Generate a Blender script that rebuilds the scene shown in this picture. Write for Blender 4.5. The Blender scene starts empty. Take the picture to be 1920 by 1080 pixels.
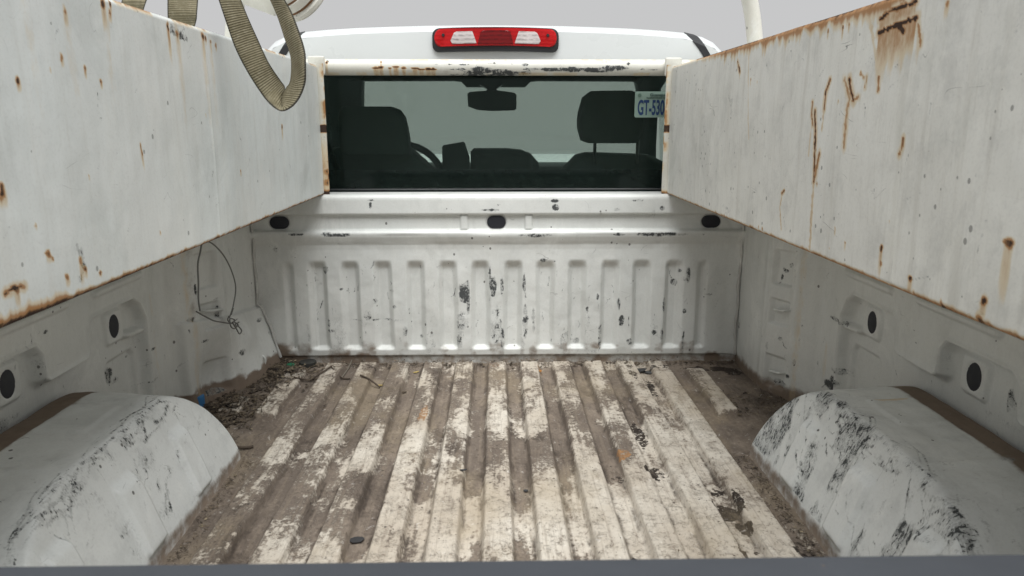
import bpy, bmesh, math, random
import numpy as np
from mathutils import Vector, Matrix
from math import sin, cos, pi, radians, sqrt, atan2
random.seed(4)
S = bpy.context.scene
COL = S.collection

# ------------------------------------------------------------------ camera
F_PX = 1387.0; PITCH = radians(12.6); YAW = radians(1.21); CAM_Z = 0.82
cam = bpy.data.cameras.new('camera'); cam_o = bpy.data.objects.new('camera', cam); COL.objects.link(cam_o)
cam.sensor_width = 36; cam.lens = 36 * F_PX / 1920
cam.clip_start = 0.02; cam.clip_end = 500
cam_o.location = (0, 0, CAM_Z); cam_o.rotation_euler = (pi / 2 - PITCH, 0, -YAW)
cam.dof.use_dof = True; cam.dof.focus_distance = 2.0; cam.dof.aperture_fstop = 9.0
S.camera = cam_o
# ------------------------------------------------------------------ sky and sun (soft overcast)
w = bpy.data.worlds.new("World"); S.world = w; w.use_nodes = True
nt = w.node_tree; nt.nodes.clear()
sky = nt.nodes.new('ShaderNodeTexSky'); sky.sky_type = 'NISHITA'; sky.sun_disc = False
SUN_EL, SUN_AZ = radians(66), radians(172)          # high, behind the tailgate, a little to the right
sky.sun_elevation = SUN_EL; sky.sun_rotation = SUN_AZ
mixn = nt.nodes.new('ShaderNodeMix'); mixn.data_type = 'RGBA'; mixn.inputs[0].default_value = 0.985   # cloud cover
mixn.inputs[7].default_value = (2.07, 2.06, 2.055, 1)
bg = nt.nodes.new('ShaderNodeBackground'); bg.inputs[1].default_value = 0.1
ow = nt.nodes.new('ShaderNodeOutputWorld')
nt.links.new(sky.outputs[0], mixn.inputs[6]); nt.links.new(mixn.outputs[2], bg.inputs[0]); nt.links.new(bg.outputs[0], ow.inputs[0])
sun = bpy.data.lights.new('sun', 'SUN'); sun.energy = 1.5; sun.angle = radians(52); sun.color = (.99, 1, .992)
sun_o = bpy.data.objects.new('sun', sun); COL.objects.link(sun_o)
sd = Vector((sin(SUN_AZ) * cos(SUN_EL), cos(SUN_AZ) * cos(SUN_EL), sin(SUN_EL)))
sun_o.rotation_euler = sd.to_track_quat('Z', 'Y').to_euler(); sun_o.location = (1, -2, 6)
S.view_settings.view_transform = 'Standard'; S.view_settings.look = 'None'
S.view_settings.exposure = 1.45; S.view_settings.gamma = 1.0; S.view_settings.use_curve_mapping = False
S.cycles.max_bounces = 8; S.cycles.transparent_max_bounces = 12

# ------------------------------------------------------------------ helpers
_R = (Matrix.Rotation(-YAW, 3, 'Z') @ Matrix.Rotation(pi / 2 - PITCH, 3, 'X'))
def at(px, py, axis, v):
    """real-world point that a spot measured in the photograph has on the plane axis = v"""
    d = _R @ Vector(((px - 960) / F_PX, -(py - 540) / F_PX, -1)); i = 'xyz'.index(axis)
    return Vector((0, 0, CAM_Z)) + d * ((v - (CAM_Z if i == 2 else 0)) / d[i])

class Noise:
    def __init__(s, seed): s.t = np.random.RandomState(seed).rand(256, 256)
    def __call__(s, x, y):
        xi = np.floor(x).astype(int); yi = np.floor(y).astype(int); fx = x - xi; fy = y - yi
        fx = fx * fx * (3 - 2 * fx); fy = fy * fy * (3 - 2 * fy)
        x0 = xi & 255; x1 = (xi + 1) & 255; y0 = yi & 255; y1 = (yi + 1) & 255; t = s.t
        return (t[y0, x0] * (1 - fx) + t[y0, x1] * fx) * (1 - fy) + (t[y1, x0] * (1 - fx) + t[y1, x1] * fx) * fy
    def fbm(s, x, y, o=4):
        r = 0; a = .5; n = 0
        for i in range(o):
            r = r + a * s(x * 2 ** i + 17.3 * i, y * 2 ** i + 9.1 * i); n += a; a *= .55
        return r / n
def ss(v, a, b):
    t = np.clip((v - a) / (b - a), 0, 1); return t * t * (3 - 2 * t)
def seg_d(U, V, pts):
    """distance from every grid vertex to a polyline"""
    d = np.full(U.shape, 9.)
    for (a, b), (c, e) in zip(pts[:-1], pts[1:]):
        L = (c - a) ** 2 + (e - b) ** 2 + 1e-12
        t = np.clip(((U - a) * (c - a) + (V - b) * (e - b)) / L, 0, 1)
        d = np.minimum(d, np.hypot(U - a - t * (c - a), V - b - t * (e - b)))
    return d
def inside(U, V, poly):
    r = np.zeros(U.shape, bool); n = len(poly)
    for i in range(n):
        (x0, y0), (x1, y1) = poly[i], poly[(i + 1) % n]
        if y0 == y1: continue
        r ^= ((y0 > V) != (y1 > V)) & (U < (x1 - x0) * (V - y0) / (y1 - y0) + x0)
    return r
def sdist(U, V, poly):
    d = seg_d(U, V, list(poly) + [poly[0]]); return np.where(inside(U, V, poly), d, -d)
def blobs(U, V, lst, N, k=.5, f=30):
    """soft noisy-edged patches: (u, v, ru, rv, strength)"""
    r = np.zeros(U.shape); n = (N.fbm(U * f, V * f) - .5) * 2 * k
    for (u, v, a, b, s) in lst:
        d = np.hypot((U - u) / a, (V - v) / b) + n
        r = np.maximum(r, s * (1 - ss(d, .7, 1.15)))
    return r

def scratches(U, V, n, seed, ub, vb, ang, spread, length, wd, val):
    """n straight-ish scores on a grid whose first axis is V and second U"""
    r = random.Random(seed); out = np.zeros(U.shape)
    for _ in range(n):
        u = r.uniform(*ub); v = r.uniform(*vb); a = radians(ang + r.gauss(0, spread)); L_ = length * (.3 + r.random() * 1.4); b = r.gauss(0, .12) * L_
        p = [(u, v), (u + cos(a) * L_ / 2 - sin(a) * b, v + sin(a) * L_ / 2 + cos(a) * b), (u + cos(a) * L_, v + sin(a) * L_)]
        us_ = [q[0] for q in p]; vs_ = [q[1] for q in p]; m = 4 * wd
        sel = (U > min(us_) - m) & (U < max(us_) + m) & (V > min(vs_) - m) & (V < max(vs_) + m)
        if not sel.any(): continue
        w_ = wd * (.5 + r.random()); d = seg_d(U[sel], V[sel], p); out[sel] = np.maximum(out[sel], val * (.6 + .4 * r.random()) * (1 - ss(d, w_ * .3, w_ * 1.4)))
    return out
def link(o, parent=None):
    COL.objects.link(o)
    if parent: o.parent = parent
    return o
def tag(o, label=None, cat=None, group=None, kind=None):
    if label: o['label'] = label
    if cat: o['category'] = cat
    if group: o['group'] = group
    if kind: o['kind'] = kind
    return o
def thing(name, label, cat, loc=(0, 0, 0), group=None):
    o = bpy.data.objects.new(name, None); o.empty_display_size = .05; link(o); o.location = loc
    return tag(o, label, cat, group)
def mesh_obj(name, verts, faces, mat, parent=None, smooth=False):
    me = bpy.data.meshes.new(name); me.from_pydata([tuple(v) for v in verts], [], faces); me.update()
    if mat: me.materials.append(mat)
    if smooth: me.polygons.foreach_set('use_smooth', [True] * len(me.polygons))
    o = link(bpy.data.objects.new(name, me), parent)
    if parent and parent.location.length: o.location = -parent.location
    return o
def bm_obj(name, bm, mat, parent=None, smooth=None):
    me = bpy.data.meshes.new(name); bmesh.ops.recalc_face_normals(bm, faces=bm.faces); bm.to_mesh(me); bm.free()
    if mat: me.materials.append(mat)
    if smooth:
        me.polygons.foreach_set('use_smooth', [True] * len(me.polygons))
        try: me.set_sharp_from_angle(angle=radians(smooth))
        except Exception: pass
    o = link(bpy.data.objects.new(name, me), parent)
    if parent and parent.location.length: o.location = -parent.location
    return o
def grid_obj(name, P, attrs, mat, parent=None, flip=False):
    nv, nu, _ = P.shape; me = bpy.data.meshes.new(name)
    me.vertices.add(nu * nv); me.vertices.foreach_set('co', P.reshape(-1).astype(np.float32))
    i = np.arange((nv - 1) * nu).reshape(nv - 1, nu)[:, :-1].reshape(-1)
    q = np.stack([i, i + 1, i + nu + 1, i + nu], 1)
    if flip: q = q[:, ::-1]
    nf = len(q); me.loops.add(nf * 4); me.loops.foreach_set('vertex_index', q.reshape(-1).astype(np.int32))
    me.polygons.add(nf); me.polygons.foreach_set('loop_start', np.arange(0, nf * 4, 4, dtype=np.int32))
    me.polygons.foreach_set('loop_total', np.full(nf, 4, np.int32)); me.update(calc_edges=True)
    me.polygons.foreach_set('use_smooth', np.ones(nf, bool))
    for k, a in attrs.items():
        at_ = me.attributes.new(k, 'FLOAT', 'POINT'); at_.data.foreach_set('value', np.ascontiguousarray(a, dtype=np.float32).reshape(-1))
    me.materials.append(mat); o = link(bpy.data.objects.new(name, me), parent)
    if parent and parent.location.length: o.location = -parent.location
    return o
def bx(bm, x0, x1, y0, y1, z0, z1, bev=0, seg=2):
    m = bmesh.ops.create_cube(bm, size=1)
    for v in m['verts']:
        v.co = Vector(((x0 + x1) / 2 + v.co.x * (x1 - x0), (y0 + y1) / 2 + v.co.y * (y1 - y0), (z0 + z1) / 2 + v.co.z * (z1 - z0)))
    if bev:
        es = list({e for v in m['verts'] for e in v.link_edges})
        bmesh.ops.bevel(bm, geom=es, offset=bev, segments=seg, affect='EDGES', profile=.6)
def box(name, x0, x1, y0, y1, z0, z1, mat, parent=None, bev=0.003, seg=2):
    bm = bmesh.new(); bx(bm, x0, x1, y0, y1, z0, z1, bev, seg); return bm_obj(name, bm, mat, parent, smooth=40)
def tube_bm(bm, pts, r, n=10, caps=True):
    pts = [Vector(p) for p in pts]; rings = []; up = None
    rr = r if isinstance(r, (list, tuple)) else [r] * len(pts)
    for i, p in enumerate(pts):
        d = (pts[min(i + 1, len(pts) - 1)] - pts[max(i - 1, 0)]).normalized()
        if up is None: up = Vector((0, 0, 1)) if abs(d.z) < .9 else Vector((1, 0, 0))
        a = d.cross(up).normalized(); b = a.cross(d).normalized(); up = b
        rings.append([bm.verts.new(p + (a * cos(t) + b * sin(t)) * rr[i]) for t in [2 * pi * k / n for k in range(n)]])
    for A, B in zip(rings[:-1], rings[1:]):
        for k in range(n): bm.faces.new((A[k], A[(k + 1) % n], B[(k + 1) % n], B[k]))
    if caps: bm.faces.new(rings[0][::-1]); bm.faces.new(rings[-1])
def spline(pts, n=6):
    pts = [Vector(p) for p in pts]; out = []
    for i in range(len(pts) - 1):
        a = pts[max(i - 1, 0)]; b = pts[i]; c = pts[i + 1]; d = pts[min(i + 2, len(pts) - 1)]
        for k in range(n):
            t = k / n; out.append(.5 * ((2 * b) + (c - a) * t + (2 * a - 5 * b + 4 * c - d) * t * t + (3 * b - a - 3 * c + d) * t ** 3))
    out.append(pts[-1]); return out
def tube(name, pts, r, mat, parent=None, n=10):
    bm = bmesh.new(); tube_bm(bm, pts, r, n); return bm_obj(name, bm, mat, parent, smooth=50)
def rrect(w_, h_, r, n=6):
    out = []
    for cx, cz, a0 in ((w_ / 2 - r, h_ / 2 - r, 0), (-w_ / 2 + r, h_ / 2 - r, 90), (-w_ / 2 + r, -h_ / 2 + r, 180), (w_ / 2 - r, -h_ / 2 + r, 270)):
        for k in range(n + 1):
            a = radians(a0 + 90 * k / n); out.append((cx + r * cos(a), cz + r * sin(a)))
    return out
def extrude_xz(name, poly, y0, y1, mat, parent=None, bev=0.0, cx=0, cz=0, fn=None):
    """a polygon in x and z given depth along y, front edge rounded"""
    bm = bmesh.new(); n = len(poly); a = [bm.verts.new((cx + x, y0, cz + z)) for x, z in poly]; b = [bm.verts.new((cx + x, y1, cz + z)) for x, z in poly]
    f0 = bm.faces.new(a); bm.faces.new(b[::-1])
    for k in range(n): bm.faces.new((a[k], b[k], b[(k + 1) % n], a[(k + 1) % n]))
    if bev: bmesh.ops.bevel(bm, geom=list(f0.edges), offset=bev, segments=3, affect='EDGES', profile=.5)
    if fn:
        for v in bm.verts: v.co = fn(v.co)
    return bm_obj(name, bm, mat, parent, smooth=40)

# ------------------------------------------------------------------ materials
class G:
    def __init__(s, name):
        s.m = bpy.data.materials.new(name); s.m.use_nodes = True; s.t = s.m.node_tree; s.n = s.t.nodes; s.n.clear()
        s.out = s.n.new('ShaderNodeOutputMaterial'); s.b = s.n.new('ShaderNodeBsdfPrincipled'); s.t.links.new(s.b.outputs[0], s.out.inputs[0])
        s.co = s.n.new('ShaderNodeTexCoord').outputs['Object']
    def put(s, sock, v):
        if isinstance(v, (int, float)): sock.default_value = v
        elif isinstance(v, (tuple, list)): sock.default_value = tuple(v) + ((1,) if len(v) == 3 and len(sock.default_value) == 4 else ())
        else: s.t.links.new(v, sock)
    def noise(s, sc, scale=(1, 1, 1), detail=4, rough=.55, off=(0, 0, 0), dist=0):
        mp = s.n.new('ShaderNodeMapping'); s.t.links.new(s.co, mp.inputs[0]); mp.inputs['Scale'].default_value = scale; mp.inputs['Location'].default_value = off
        n = s.n.new('ShaderNodeTexNoise'); s.t.links.new(mp.outputs[0], n.inputs['Vector'])
        n.inputs['Scale'].default_value = sc; n.inputs['Detail'].default_value = detail; n.inputs['Roughness'].default_value = rough; n.inputs['Distortion'].default_value = dist
        return n.outputs[0]
    def vor(s, sc, scale=(1, 1, 1), off=(0, 0, 0)):
        mp = s.n.new('ShaderNodeMapping'); s.t.links.new(s.co, mp.inputs[0]); mp.inputs['Scale'].default_value = scale; mp.inputs['Location'].default_value = off
        n = s.n.new('ShaderNodeTexVoronoi'); s.t.links.new(mp.outputs[0], n.inputs['Vector']); n.inputs['Scale'].default_value = sc
        return n.outputs['Distance'], n.outputs['Color']
    def attr(s, name):
        n = s.n.new('ShaderNodeAttribute'); n.attribute_name = name; return n.outputs['Fac']
    def M(s, op, a, b=0.0, c=None, clamp=False):
        n = s.n.new('ShaderNodeMath'); n.operation = op; n.use_clamp = clamp; s.put(n.inputs[0], a); s.put(n.inputs[1], b)
        if c is not None: s.put(n.inputs[2], c)
        return n.outputs[0]
    def sm(s, v, a, b, lo=0., hi=1.):
        n = s.n.new('ShaderNodeMapRange'); n.interpolation_type = 'SMOOTHSTEP'; s.put(n.inputs[0], v)
        for i, q in enumerate((a, b, lo, hi)): n.inputs[i + 1].default_value = q
        return n.outputs[0]
    def mix(s, f, a, b):
        n = s.n.new('ShaderNodeMix'); n.data_type = 'RGBA'; s.put(n.inputs[0], f); s.put(n.inputs[6], a); s.put(n.inputs[7], b); return n.outputs[2]
    def bump(s, h, dist, strength=1.0, prev=None):
        n = s.n.new('ShaderNodeBump'); s.put(n.inputs['Height'], h); n.inputs['Distance'].default_value = dist; n.inputs['Strength'].default_value = strength
        if prev is not None: s.t.links.new(prev, n.inputs['Normal'])
        return n.outputs[0]
    def fin(s, col, rough=.5, normal=None, metal=0, spec=.5):
        s.put(s.b.inputs['Base Color'], col); s.put(s.b.inputs['Roughness'], rough); s.put(s.b.inputs['Metallic'], metal)
        s.put(s.b.inputs['Specular IOR Level'], spec)
        if normal is not None: s.t.links.new(normal, s.b.inputs['Normal'])
        return s.m
def plain(name, col, rough=.5, metal=0, var=.15, sc=30, spec=.5, bump=0):
    g = G(name); n = g.noise(sc, detail=5); c = g.mix(n, tuple(x * (1 - var) for x in col), tuple(x * (1 + var) for x in col))
    return g.fin(c, g.sm(n, .2, .8, rough - .06, rough + .06), g.bump(n, bump) if bump else None, metal, spec)

def painted(name, base, warm, streak=.5, speck=.5, scr=.5, dent=.0012, mottled=.3, rough=.5, cfreq=95, cst=(1, 1, .8)):
    """old white paint: large tone drift, rain streaks, specks, hair scratches, chips, rust and dirt where attributes say"""
    g = G(name)
    big = g.noise(1.6, detail=4, off=(3, 1, 7)); c = g.mix(g.sm(big, .35, .68), base, warm)
    st = g.noise(34, (1, 1, .07), 5, .6); st2 = g.noise(9, (1, 1, .12), 4, .6, off=(4, 4, 4))
    c = g.mix(g.M('MULTIPLY', g.sm(st, .5, .75), .22 * streak), c, (.48, .46, .40))
    c = g.mix(g.M('MULTIPLY', g.sm(st2, .5, .72), .30 * streak), c, (.86, .86, .80))
    s3 = g.noise(120, (1, 1, .10), 6, .7, off=(8, 1, 2)); c = g.mix(g.M('MULTIPLY', g.sm(s3, .50, .74), .16 * streak), c, (.42, .40, .34)); c = g.mix(g.M('MULTIPLY', g.sm(s3, .46, .32), .14 * streak), c, (.86, .87, .83))
    mt = g.noise(14, detail=8, rough=.7, off=(9, 2, 0)); c = g.mix(g.M('MULTIPLY', g.sm(mt, .48, .7), mottled), c, tuple(v * .72 for v in base))
    mp2 = g.noise(5.5, (1, 1, .6), 9, .74, off=(3, 9, 2), dist=.7); c = g.mix(g.M('MULTIPLY', g.sm(mp2, .50, .66), .22 + .12 * streak), c, tuple(v * q for v, q in zip(base, (.70, .71, .70)))); c = g.mix(g.M('MULTIPLY', g.sm(mp2, .47, .34), .45), c, (.84, .85, .82))
    fine = g.noise(220, detail=3); c = g.mix(g.M('MULTIPLY', g.sm(fine, .45, .8), .14), c, (.35, .34, .31))
    # dirt film
    di = g.attr('dirt'); dn = g.noise(26, detail=8, rough=.68, off=(1, 5, 2)); dd = g.M('ADD', di, g.M('MULTIPLY', g.M('SUBTRACT', dn, .5), 1.1))
    dsel = g.M('MULTIPLY', g.sm(dd, .25, .85), g.sm(di, 0, .12)); dcol = g.mix(dn, (.14, .10, .075), (.27, .215, .165)); c = g.mix(dsel, c, dcol)
    # hair scratches: thin level lines of stretched noise, broken up
    sc_all = None
    for i, (a, o) in enumerate((((1, .5, 2.6), (0, 0, 0)), ((.6, 2.2, 1), (5, 3, 8)))):
        n = g.noise(7, a, 2, .5, off=o, dist=.4); ln = g.M('ABSOLUTE', g.M('SUBTRACT', n, .5)); brk = g.noise(10, detail=3, off=(o[1] + 2, 1, 1))
        l = g.M('MULTIPLY', g.sm(ln, 0, .0035, 1, 0), g.sm(brk, .60, .68)); sc_all = l if sc_all is None else g.M('MAXIMUM', sc_all, l)
    c = g.mix(g.M('MULTIPLY', sc_all, scr), c, (.14, .14, .135))
    # specks
    vd, vc = g.vor(48, (1, 1, .8)); sep = g.n.new('ShaderNodeSeparateColor'); g.t.links.new(vc, sep.inputs[0])
    rad = g.M('MULTIPLY', g.sm(sep.outputs[0], .78 - .14 * speck, 1, 0, .20), g.sm(g.noise(5, off=(7, 7, 7)), .38, .60))
    sp = g.M('LESS_THAN', vd, rad); c = g.mix(g.M('MULTIPLY', sp, min(1, .55 + speck * .3)), c, (.10, .095, .09))
    # chips
    ch = g.attr('chip'); cn = g.noise(cfreq, cst, 9, .76, off=(2, 8, 3), dist=.5); cn2 = g.noise(30, (1.3, .8, 1), 3, .6, off=(4, 8, 3)); cs = g.sm(g.M('ADD', g.M('MULTIPLY', ch, .80), g.M('ADD', g.M('MULTIPLY', g.M('SUBTRACT', cn, .5), 2.3), g.M('MULTIPLY', g.M('SUBTRACT', cn2, .5), .9))), .60, .68)
    cs = g.M('MULTIPLY', cs, g.sm(ch, .02, .15)); fn = g.noise(cfreq * 2.1, cst, 6, .75, off=(1, 1, 3)); gr = g.sm(g.M('ADD', g.M('MULTIPLY', ch, .9), g.M('ADD', g.M('MULTIPLY', g.M('SUBTRACT', fn, .5), 1.6), g.M('MULTIPLY', g.M('SUBTRACT', cn2, .5), 1.2))), .30, .75)
    c = g.mix(g.M('MULTIPLY', g.M('MULTIPLY', gr, g.sm(ch, .02, .2)), .60), c, (.30, .31, .305)); ccol = g.mix(cn, (.035, .04, .042), (.10, .105, .105)); c = g.mix(cs, c, ccol)
    # rust: pale yellow bleed, orange, then dark scale
    ru = g.attr('rust'); rn = g.noise(75, (1, 1, .35), 6, .65, off=(6, 1, 4)); r = g.M('ADD', ru, g.M('MULTIPLY', g.M('SUBTRACT', rn, .5), .55)); gate = g.sm(ru, .01, .1)
    c = g.mix(g.M('MULTIPLY', g.M('MULTIPLY', g.sm(r, .06, .42), gate), .6), c, (.66, .50, .27))
    c = g.mix(g.M('MULTIPLY', g.M('MULTIPLY', g.sm(r, .38, .70), gate), .88), c, (.39, .175, .05))
    rs = g.M('MULTIPLY', g.sm(r, .76, .98), gate); c = g.mix(rs, c, (.045, .024, .016))
    h = g.M('SUBTRACT', g.M('MULTIPLY', big, 1), g.M('MULTIPLY', g.M('MAXIMUM', cs, rs), .12))
    nrm = g.bump(g.noise(5, (1, 1, .5), 3, .5), dent * 6); nrm = g.bump(g.M('SUBTRACT', g.M('MULTIPLY', mt, .35), g.M('MAXIMUM', cs, rs)), .0006, .8, nrm)
    ro = g.M('ADD', g.M('MULTIPLY', g.M('MAXIMUM', dsel, g.M('MAXIMUM', cs, rs)), .35), g.sm(mt, .3, .7, rough - .08, rough + .1), clamp=True)
    return g.fin(c, ro, nrm, 0, .4)

M_BOXL = painted('cool white toolbox paint', (.765, .81, .80), (.79, .815, .795), .8, .1, .35, .0022, .12, .45)
M_BOXR = painted('warm white toolbox paint', (.78, .782, .745), (.82, .82, .77), 1.5, .2, .9, .0018, .5, .6)
M_BED = painted('grey white bed paint', (.655, .67, .65), (.71, .72, .695), .35, 1.0, .45, .0008, .2, .36)
M_WELL = painted('scuffed wheel well paint', (.69, .71, .70), (.75, .77, .755), .2, 1.2, 1.0, .0016, .45, .5, 80, (1, 1.9, .8))
M_RACK = painted('cream rack paint', (.68, .665, .60), (.73, .72, .65), .3, .5, .3, .0003, .15, .4)

def m_floor():
    g = G('worn muddy bed floor paint')
    mud = g.attr('mud'); chip = g.attr('chip'); rust = g.attr('rust')
    n1 = g.noise(22, (1, .75, 1), 9, .72); n2 = g.noise(95, (1, .8, 1), 8, .72, off=(3, 3, 0)); ln = g.noise(120, (1, .035, 1), 4, .6, off=(1, 0, 0)); big = g.noise(3.5, (1.2, .7, 1), 4, off=(5, 0, 0))
    cream = g.mix(g.sm(big, .35, .65), (.47, .41, .335), (.61, .56, .485)); cream = g.mix(g.M('MULTIPLY', g.sm(n1, .46, .66), .55), cream, (.37, .32, .26))
    cream = g.mix(g.M('MULTIPLY', g.sm(ln, .52, .66), .40), cream, (.28, .235, .19))
    cream = g.mix(g.M('MULTIPLY', g.sm(n2, .54, .66), .65), cream, (.20, .165, .135))
    # crackle of tiny dark cracks
    cr = g.noise(34, (1, 1, 1), 5, .7, off=(8, 2, 0), dist=1.6); ck = g.M('MULTIPLY', g.sm(g.M('ABSOLUTE', g.M('SUBTRACT', cr, .5)), 0, .012, 1, 0), g.sm(n1, .42, .6))
    cream = g.mix(g.M('MULTIPLY', ck, .7), cream, (.10, .08, .065))
    mudc = g.mix(g.sm(n1, .3, .7), (.090, .068, .054), (.150, .118, .095)); mudc = g.mix(g.M('MULTIPLY', g.sm(ln, .5, .62), .35), mudc, (.25, .20, .15)); mv = g.noise(9, (1, .6, 1), 6, .7, off=(2, 9, 0)); mudc = g.mix(g.sm(mv, .46, .66), mudc, (.215, .172, .135)); mudc = g.mix(g.M('MULTIPLY', g.sm(n2, .55, .68), .5), mudc, (.36, .31, .25)); mudc = g.mix(g.M('MULTIPLY', g.sm(n2, .44, .34), .5), mudc, (.055, .04, .032))
    mm = g.M('ADD', mud, g.M('ADD', g.M('MULTIPLY', g.M('SUBTRACT', n1, .5), 1.15), g.M('ADD', g.M('MULTIPLY', g.M('SUBTRACT', n2, .5), 1.25), g.M('MULTIPLY', g.M('SUBTRACT', ln, .5), .45))))
    ms = g.sm(mm, .40, .58); film = g.sm(mm, .12, .50); cream = g.mix(g.M('MULTIPLY', film, .42), cream, (.30, .245, .195)); c = g.mix(g.M('MULTIPLY', ms, .90), cream, mudc)
    edge = g.M('MULTIPLY', g.sm(mm, .33, .44), g.sm(mm, .44, .52, 1, 0)); c = g.mix(g.M('MULTIPLY', edge, .45), c, (.24, .20, .16))
    cs = g.sm(g.M('ADD', g.M('MULTIPLY', chip, .72), g.M('ADD', g.M('MULTIPLY', g.M('SUBTRACT', n1, .5), 1.5), g.M('MULTIPLY', g.M('SUBTRACT', n2, .5), 1.2))), .54, .62); cs = g.M('MULTIPLY', cs, g.sm(chip, .03, .2)); c = g.mix(cs, c, (.035, .026, .021))
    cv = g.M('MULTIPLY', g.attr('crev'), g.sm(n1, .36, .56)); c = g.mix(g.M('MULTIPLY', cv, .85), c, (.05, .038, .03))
    vd, vc = g.vor(60); sep = g.n.new('ShaderNodeSeparateColor'); g.t.links.new(vc, sep.inputs[0]); sp = g.M('LESS_THAN', vd, g.sm(sep.outputs[0], .72, 1, 0, .2)); c = g.mix(g.M('MULTIPLY', sp, .8), c, (.05, .042, .036)); dab = g.noise(46, (1, .8, 1), 6, .75, off=(12, 4, 0), dist=.8); c = g.mix(g.M('MULTIPLY', g.sm(dab, .54, .68), .68), c, (.16, .13, .105)); c = g.mix(g.M('MULTIPLY', g.sm(dab, .40, .30), .45), c, (.78, .75, .70))
    r = g.M('MULTIPLY', g.sm(g.M('ADD', g.M('MULTIPLY', rust, .7), g.M('ADD', g.M('MULTIPLY', g.M('SUBTRACT', n2, .5), 1.8), g.M('MULTIPLY', g.M('SUBTRACT', n1, .5), 1.6))), .35, .8), g.sm(rust, .02, .2)); c = g.mix(g.M('MULTIPLY', r, .8), c, (.38, .19, .07))
    wet = g.noise(5, (1.3, .7, 1), 7, .7, off=(21, 3, 0), dist=.6); c = g.mix(g.M('MULTIPLY', g.M('MULTIPLY', g.sm(wet, .54, .64), ms), .6), c, (.055, .042, .034)); yl = g.noise(4, (1, .6, 1), 6, .65, off=(31, 3, 0)); c = g.mix(g.M('MULTIPLY', g.sm(yl, .50, .66), .30), c, (.36, .29, .19))
    nrm = g.bump(g.M('ADD', g.M('MULTIPLY', ms, .5), g.M('ADD', n2, g.M('SUBTRACT', n1, g.M('MULTIPLY', ck, .5)))), .0022, .9)
    return g.fin(c, g.M('ADD', .62, g.M('MULTIPLY', ms, .25)), nrm, 0, .3)
M_FLOOR = m_floor()
M_CAB = plain('white cab paint', (.66, .685, .685), .3, var=.035, sc=4)
M_BLACK = plain('black trim plastic', (.018, .019, .021), .45)
M_PLUG = plain('dark navy plug', (.014, .015, .022), .6)
M_DARK = plain('dark interior cloth', (.085, .105, .10), .85, var=.3, sc=60)
M_LINER = plain('dark headliner', (.03, .042, .040), .8)
M_FRIT = plain('black window band', (.004, .0045, .008), .25)
M_DASH = plain('dark dashboard vinyl', (.05, .062, .058), .7)
M_TG = plain('dark grey tailgate cap', (.062, .070, .086), .6, var=.35, sc=25)
M_CHROME = plain('dull steel wire', (.20, .20, .19), .5, metal=.6)
def m_glass(name, col, gl=.06):
    g = G(name); g.n.remove(g.b); tr = g.n.new('ShaderNodeBsdfTransparent'); tr.inputs[0].default_value = tuple(col) + (1,)
    gs = g.n.new('ShaderNodeBsdfGlossy'); gs.inputs['Roughness'].default_value = .03; gs.inputs['Color'].default_value = (.8, .85, .85, 1)
    fr = g.n.new('ShaderNodeFresnel'); fr.inputs[0].default_value = 1.45
    n = g.noise(40, detail=6); dust_haze = g.n.new('ShaderNodeBsdfDiffuse'); dust_haze.inputs[0].default_value = (.16, .24, .21, 1)  # dust film whose green haze is added to lift the dark interior
    m1 = g.n.new('ShaderNodeMixShader'); m2 = g.n.new('ShaderNodeMixShader')
    g.t.links.new(g.M('MULTIPLY', fr.outputs[0], gl / .06 * .6), m1.inputs[0]); g.t.links.new(tr.outputs[0], m1.inputs[1]); g.t.links.new(gs.outputs[0], m1.inputs[2])
    g.t.links.new(g.M('MULTIPLY', g.sm(n, .3, .9, .5, 1.), .05), m2.inputs[0]); g.t.links.new(m1.outputs[0], m2.inputs[1]); g.t.links.new(dust_haze.outputs[0], m2.inputs[2]); g.t.links.new(m2.outputs[0], g.out.inputs[0])
    return g.m
M_GLASS = m_glass('tinted rear glass', (.645, .70, .665), .03); M_WS = m_glass('windshield glass', (.965, .985, .975), .02)
def m_lens(name, col, lines):
    g = G(name); mp = g.n.new('ShaderNodeTexWave'); mp.inputs['Scale'].default_value = 24; mp.bands_direction = 'Z'; g.t.links.new(g.co, mp.inputs[0]); mp.inputs['Distortion'].default_value = 1.5
    n = g.noise(60, (1, 1, 3), 4); f = g.M('MULTIPLY', g.M('MULTIPLY', mp.outputs['Fac'], g.sm(n, .3, .7)), lines * .8)
    m = g.fin(g.mix(f, col, tuple(v * .25 for v in col)), .2, g.bump(mp.outputs['Fac'], .0003), 0, .35); return m
M_RED = m_lens('red lens', (.50, .006, .008), .3); M_DRED = m_lens('deep red lens', (.16, .003, .004), .9); M_CLEAR = m_lens('clear lens', (.62, .56, .55), .9)
def m_web():
    g = G('olive strap webbing'); mp = g.n.new('ShaderNodeUVMap'); sx = g.n.new('ShaderNodeSeparateXYZ'); g.t.links.new(mp.outputs[0], sx.inputs[0])
    u, v = sx.outputs[0], sx.outputs[1]
    rib = g.M('SINE', g.M('MULTIPLY', v, 2 * pi / .0046)); n = g.noise(25, detail=6, rough=.7); n2 = g.noise(160, detail=3)
    c = g.mix(g.sm(n, .3, .7), (.135, .118, .072), (.215, .19, .125)); c = g.mix(g.M('MULTIPLY', g.sm(rib, .45, .95), .25), c, (.10, .088, .058)); c = g.mix(g.M('MULTIPLY', g.sm(n2, .5, .7), .25), c, (.35, .32, .24))
    ed = g.sm(g.M('ABSOLUTE', g.M('SUBTRACT', u, .5)), .44, .48); c = g.mix(g.M('MULTIPLY', ed, .85), c, (.035, .033, .028))
    return g.fin(c, .85, g.bump(rib, .0009, .7), 0, .2)
M_WEB = m_web()

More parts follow.
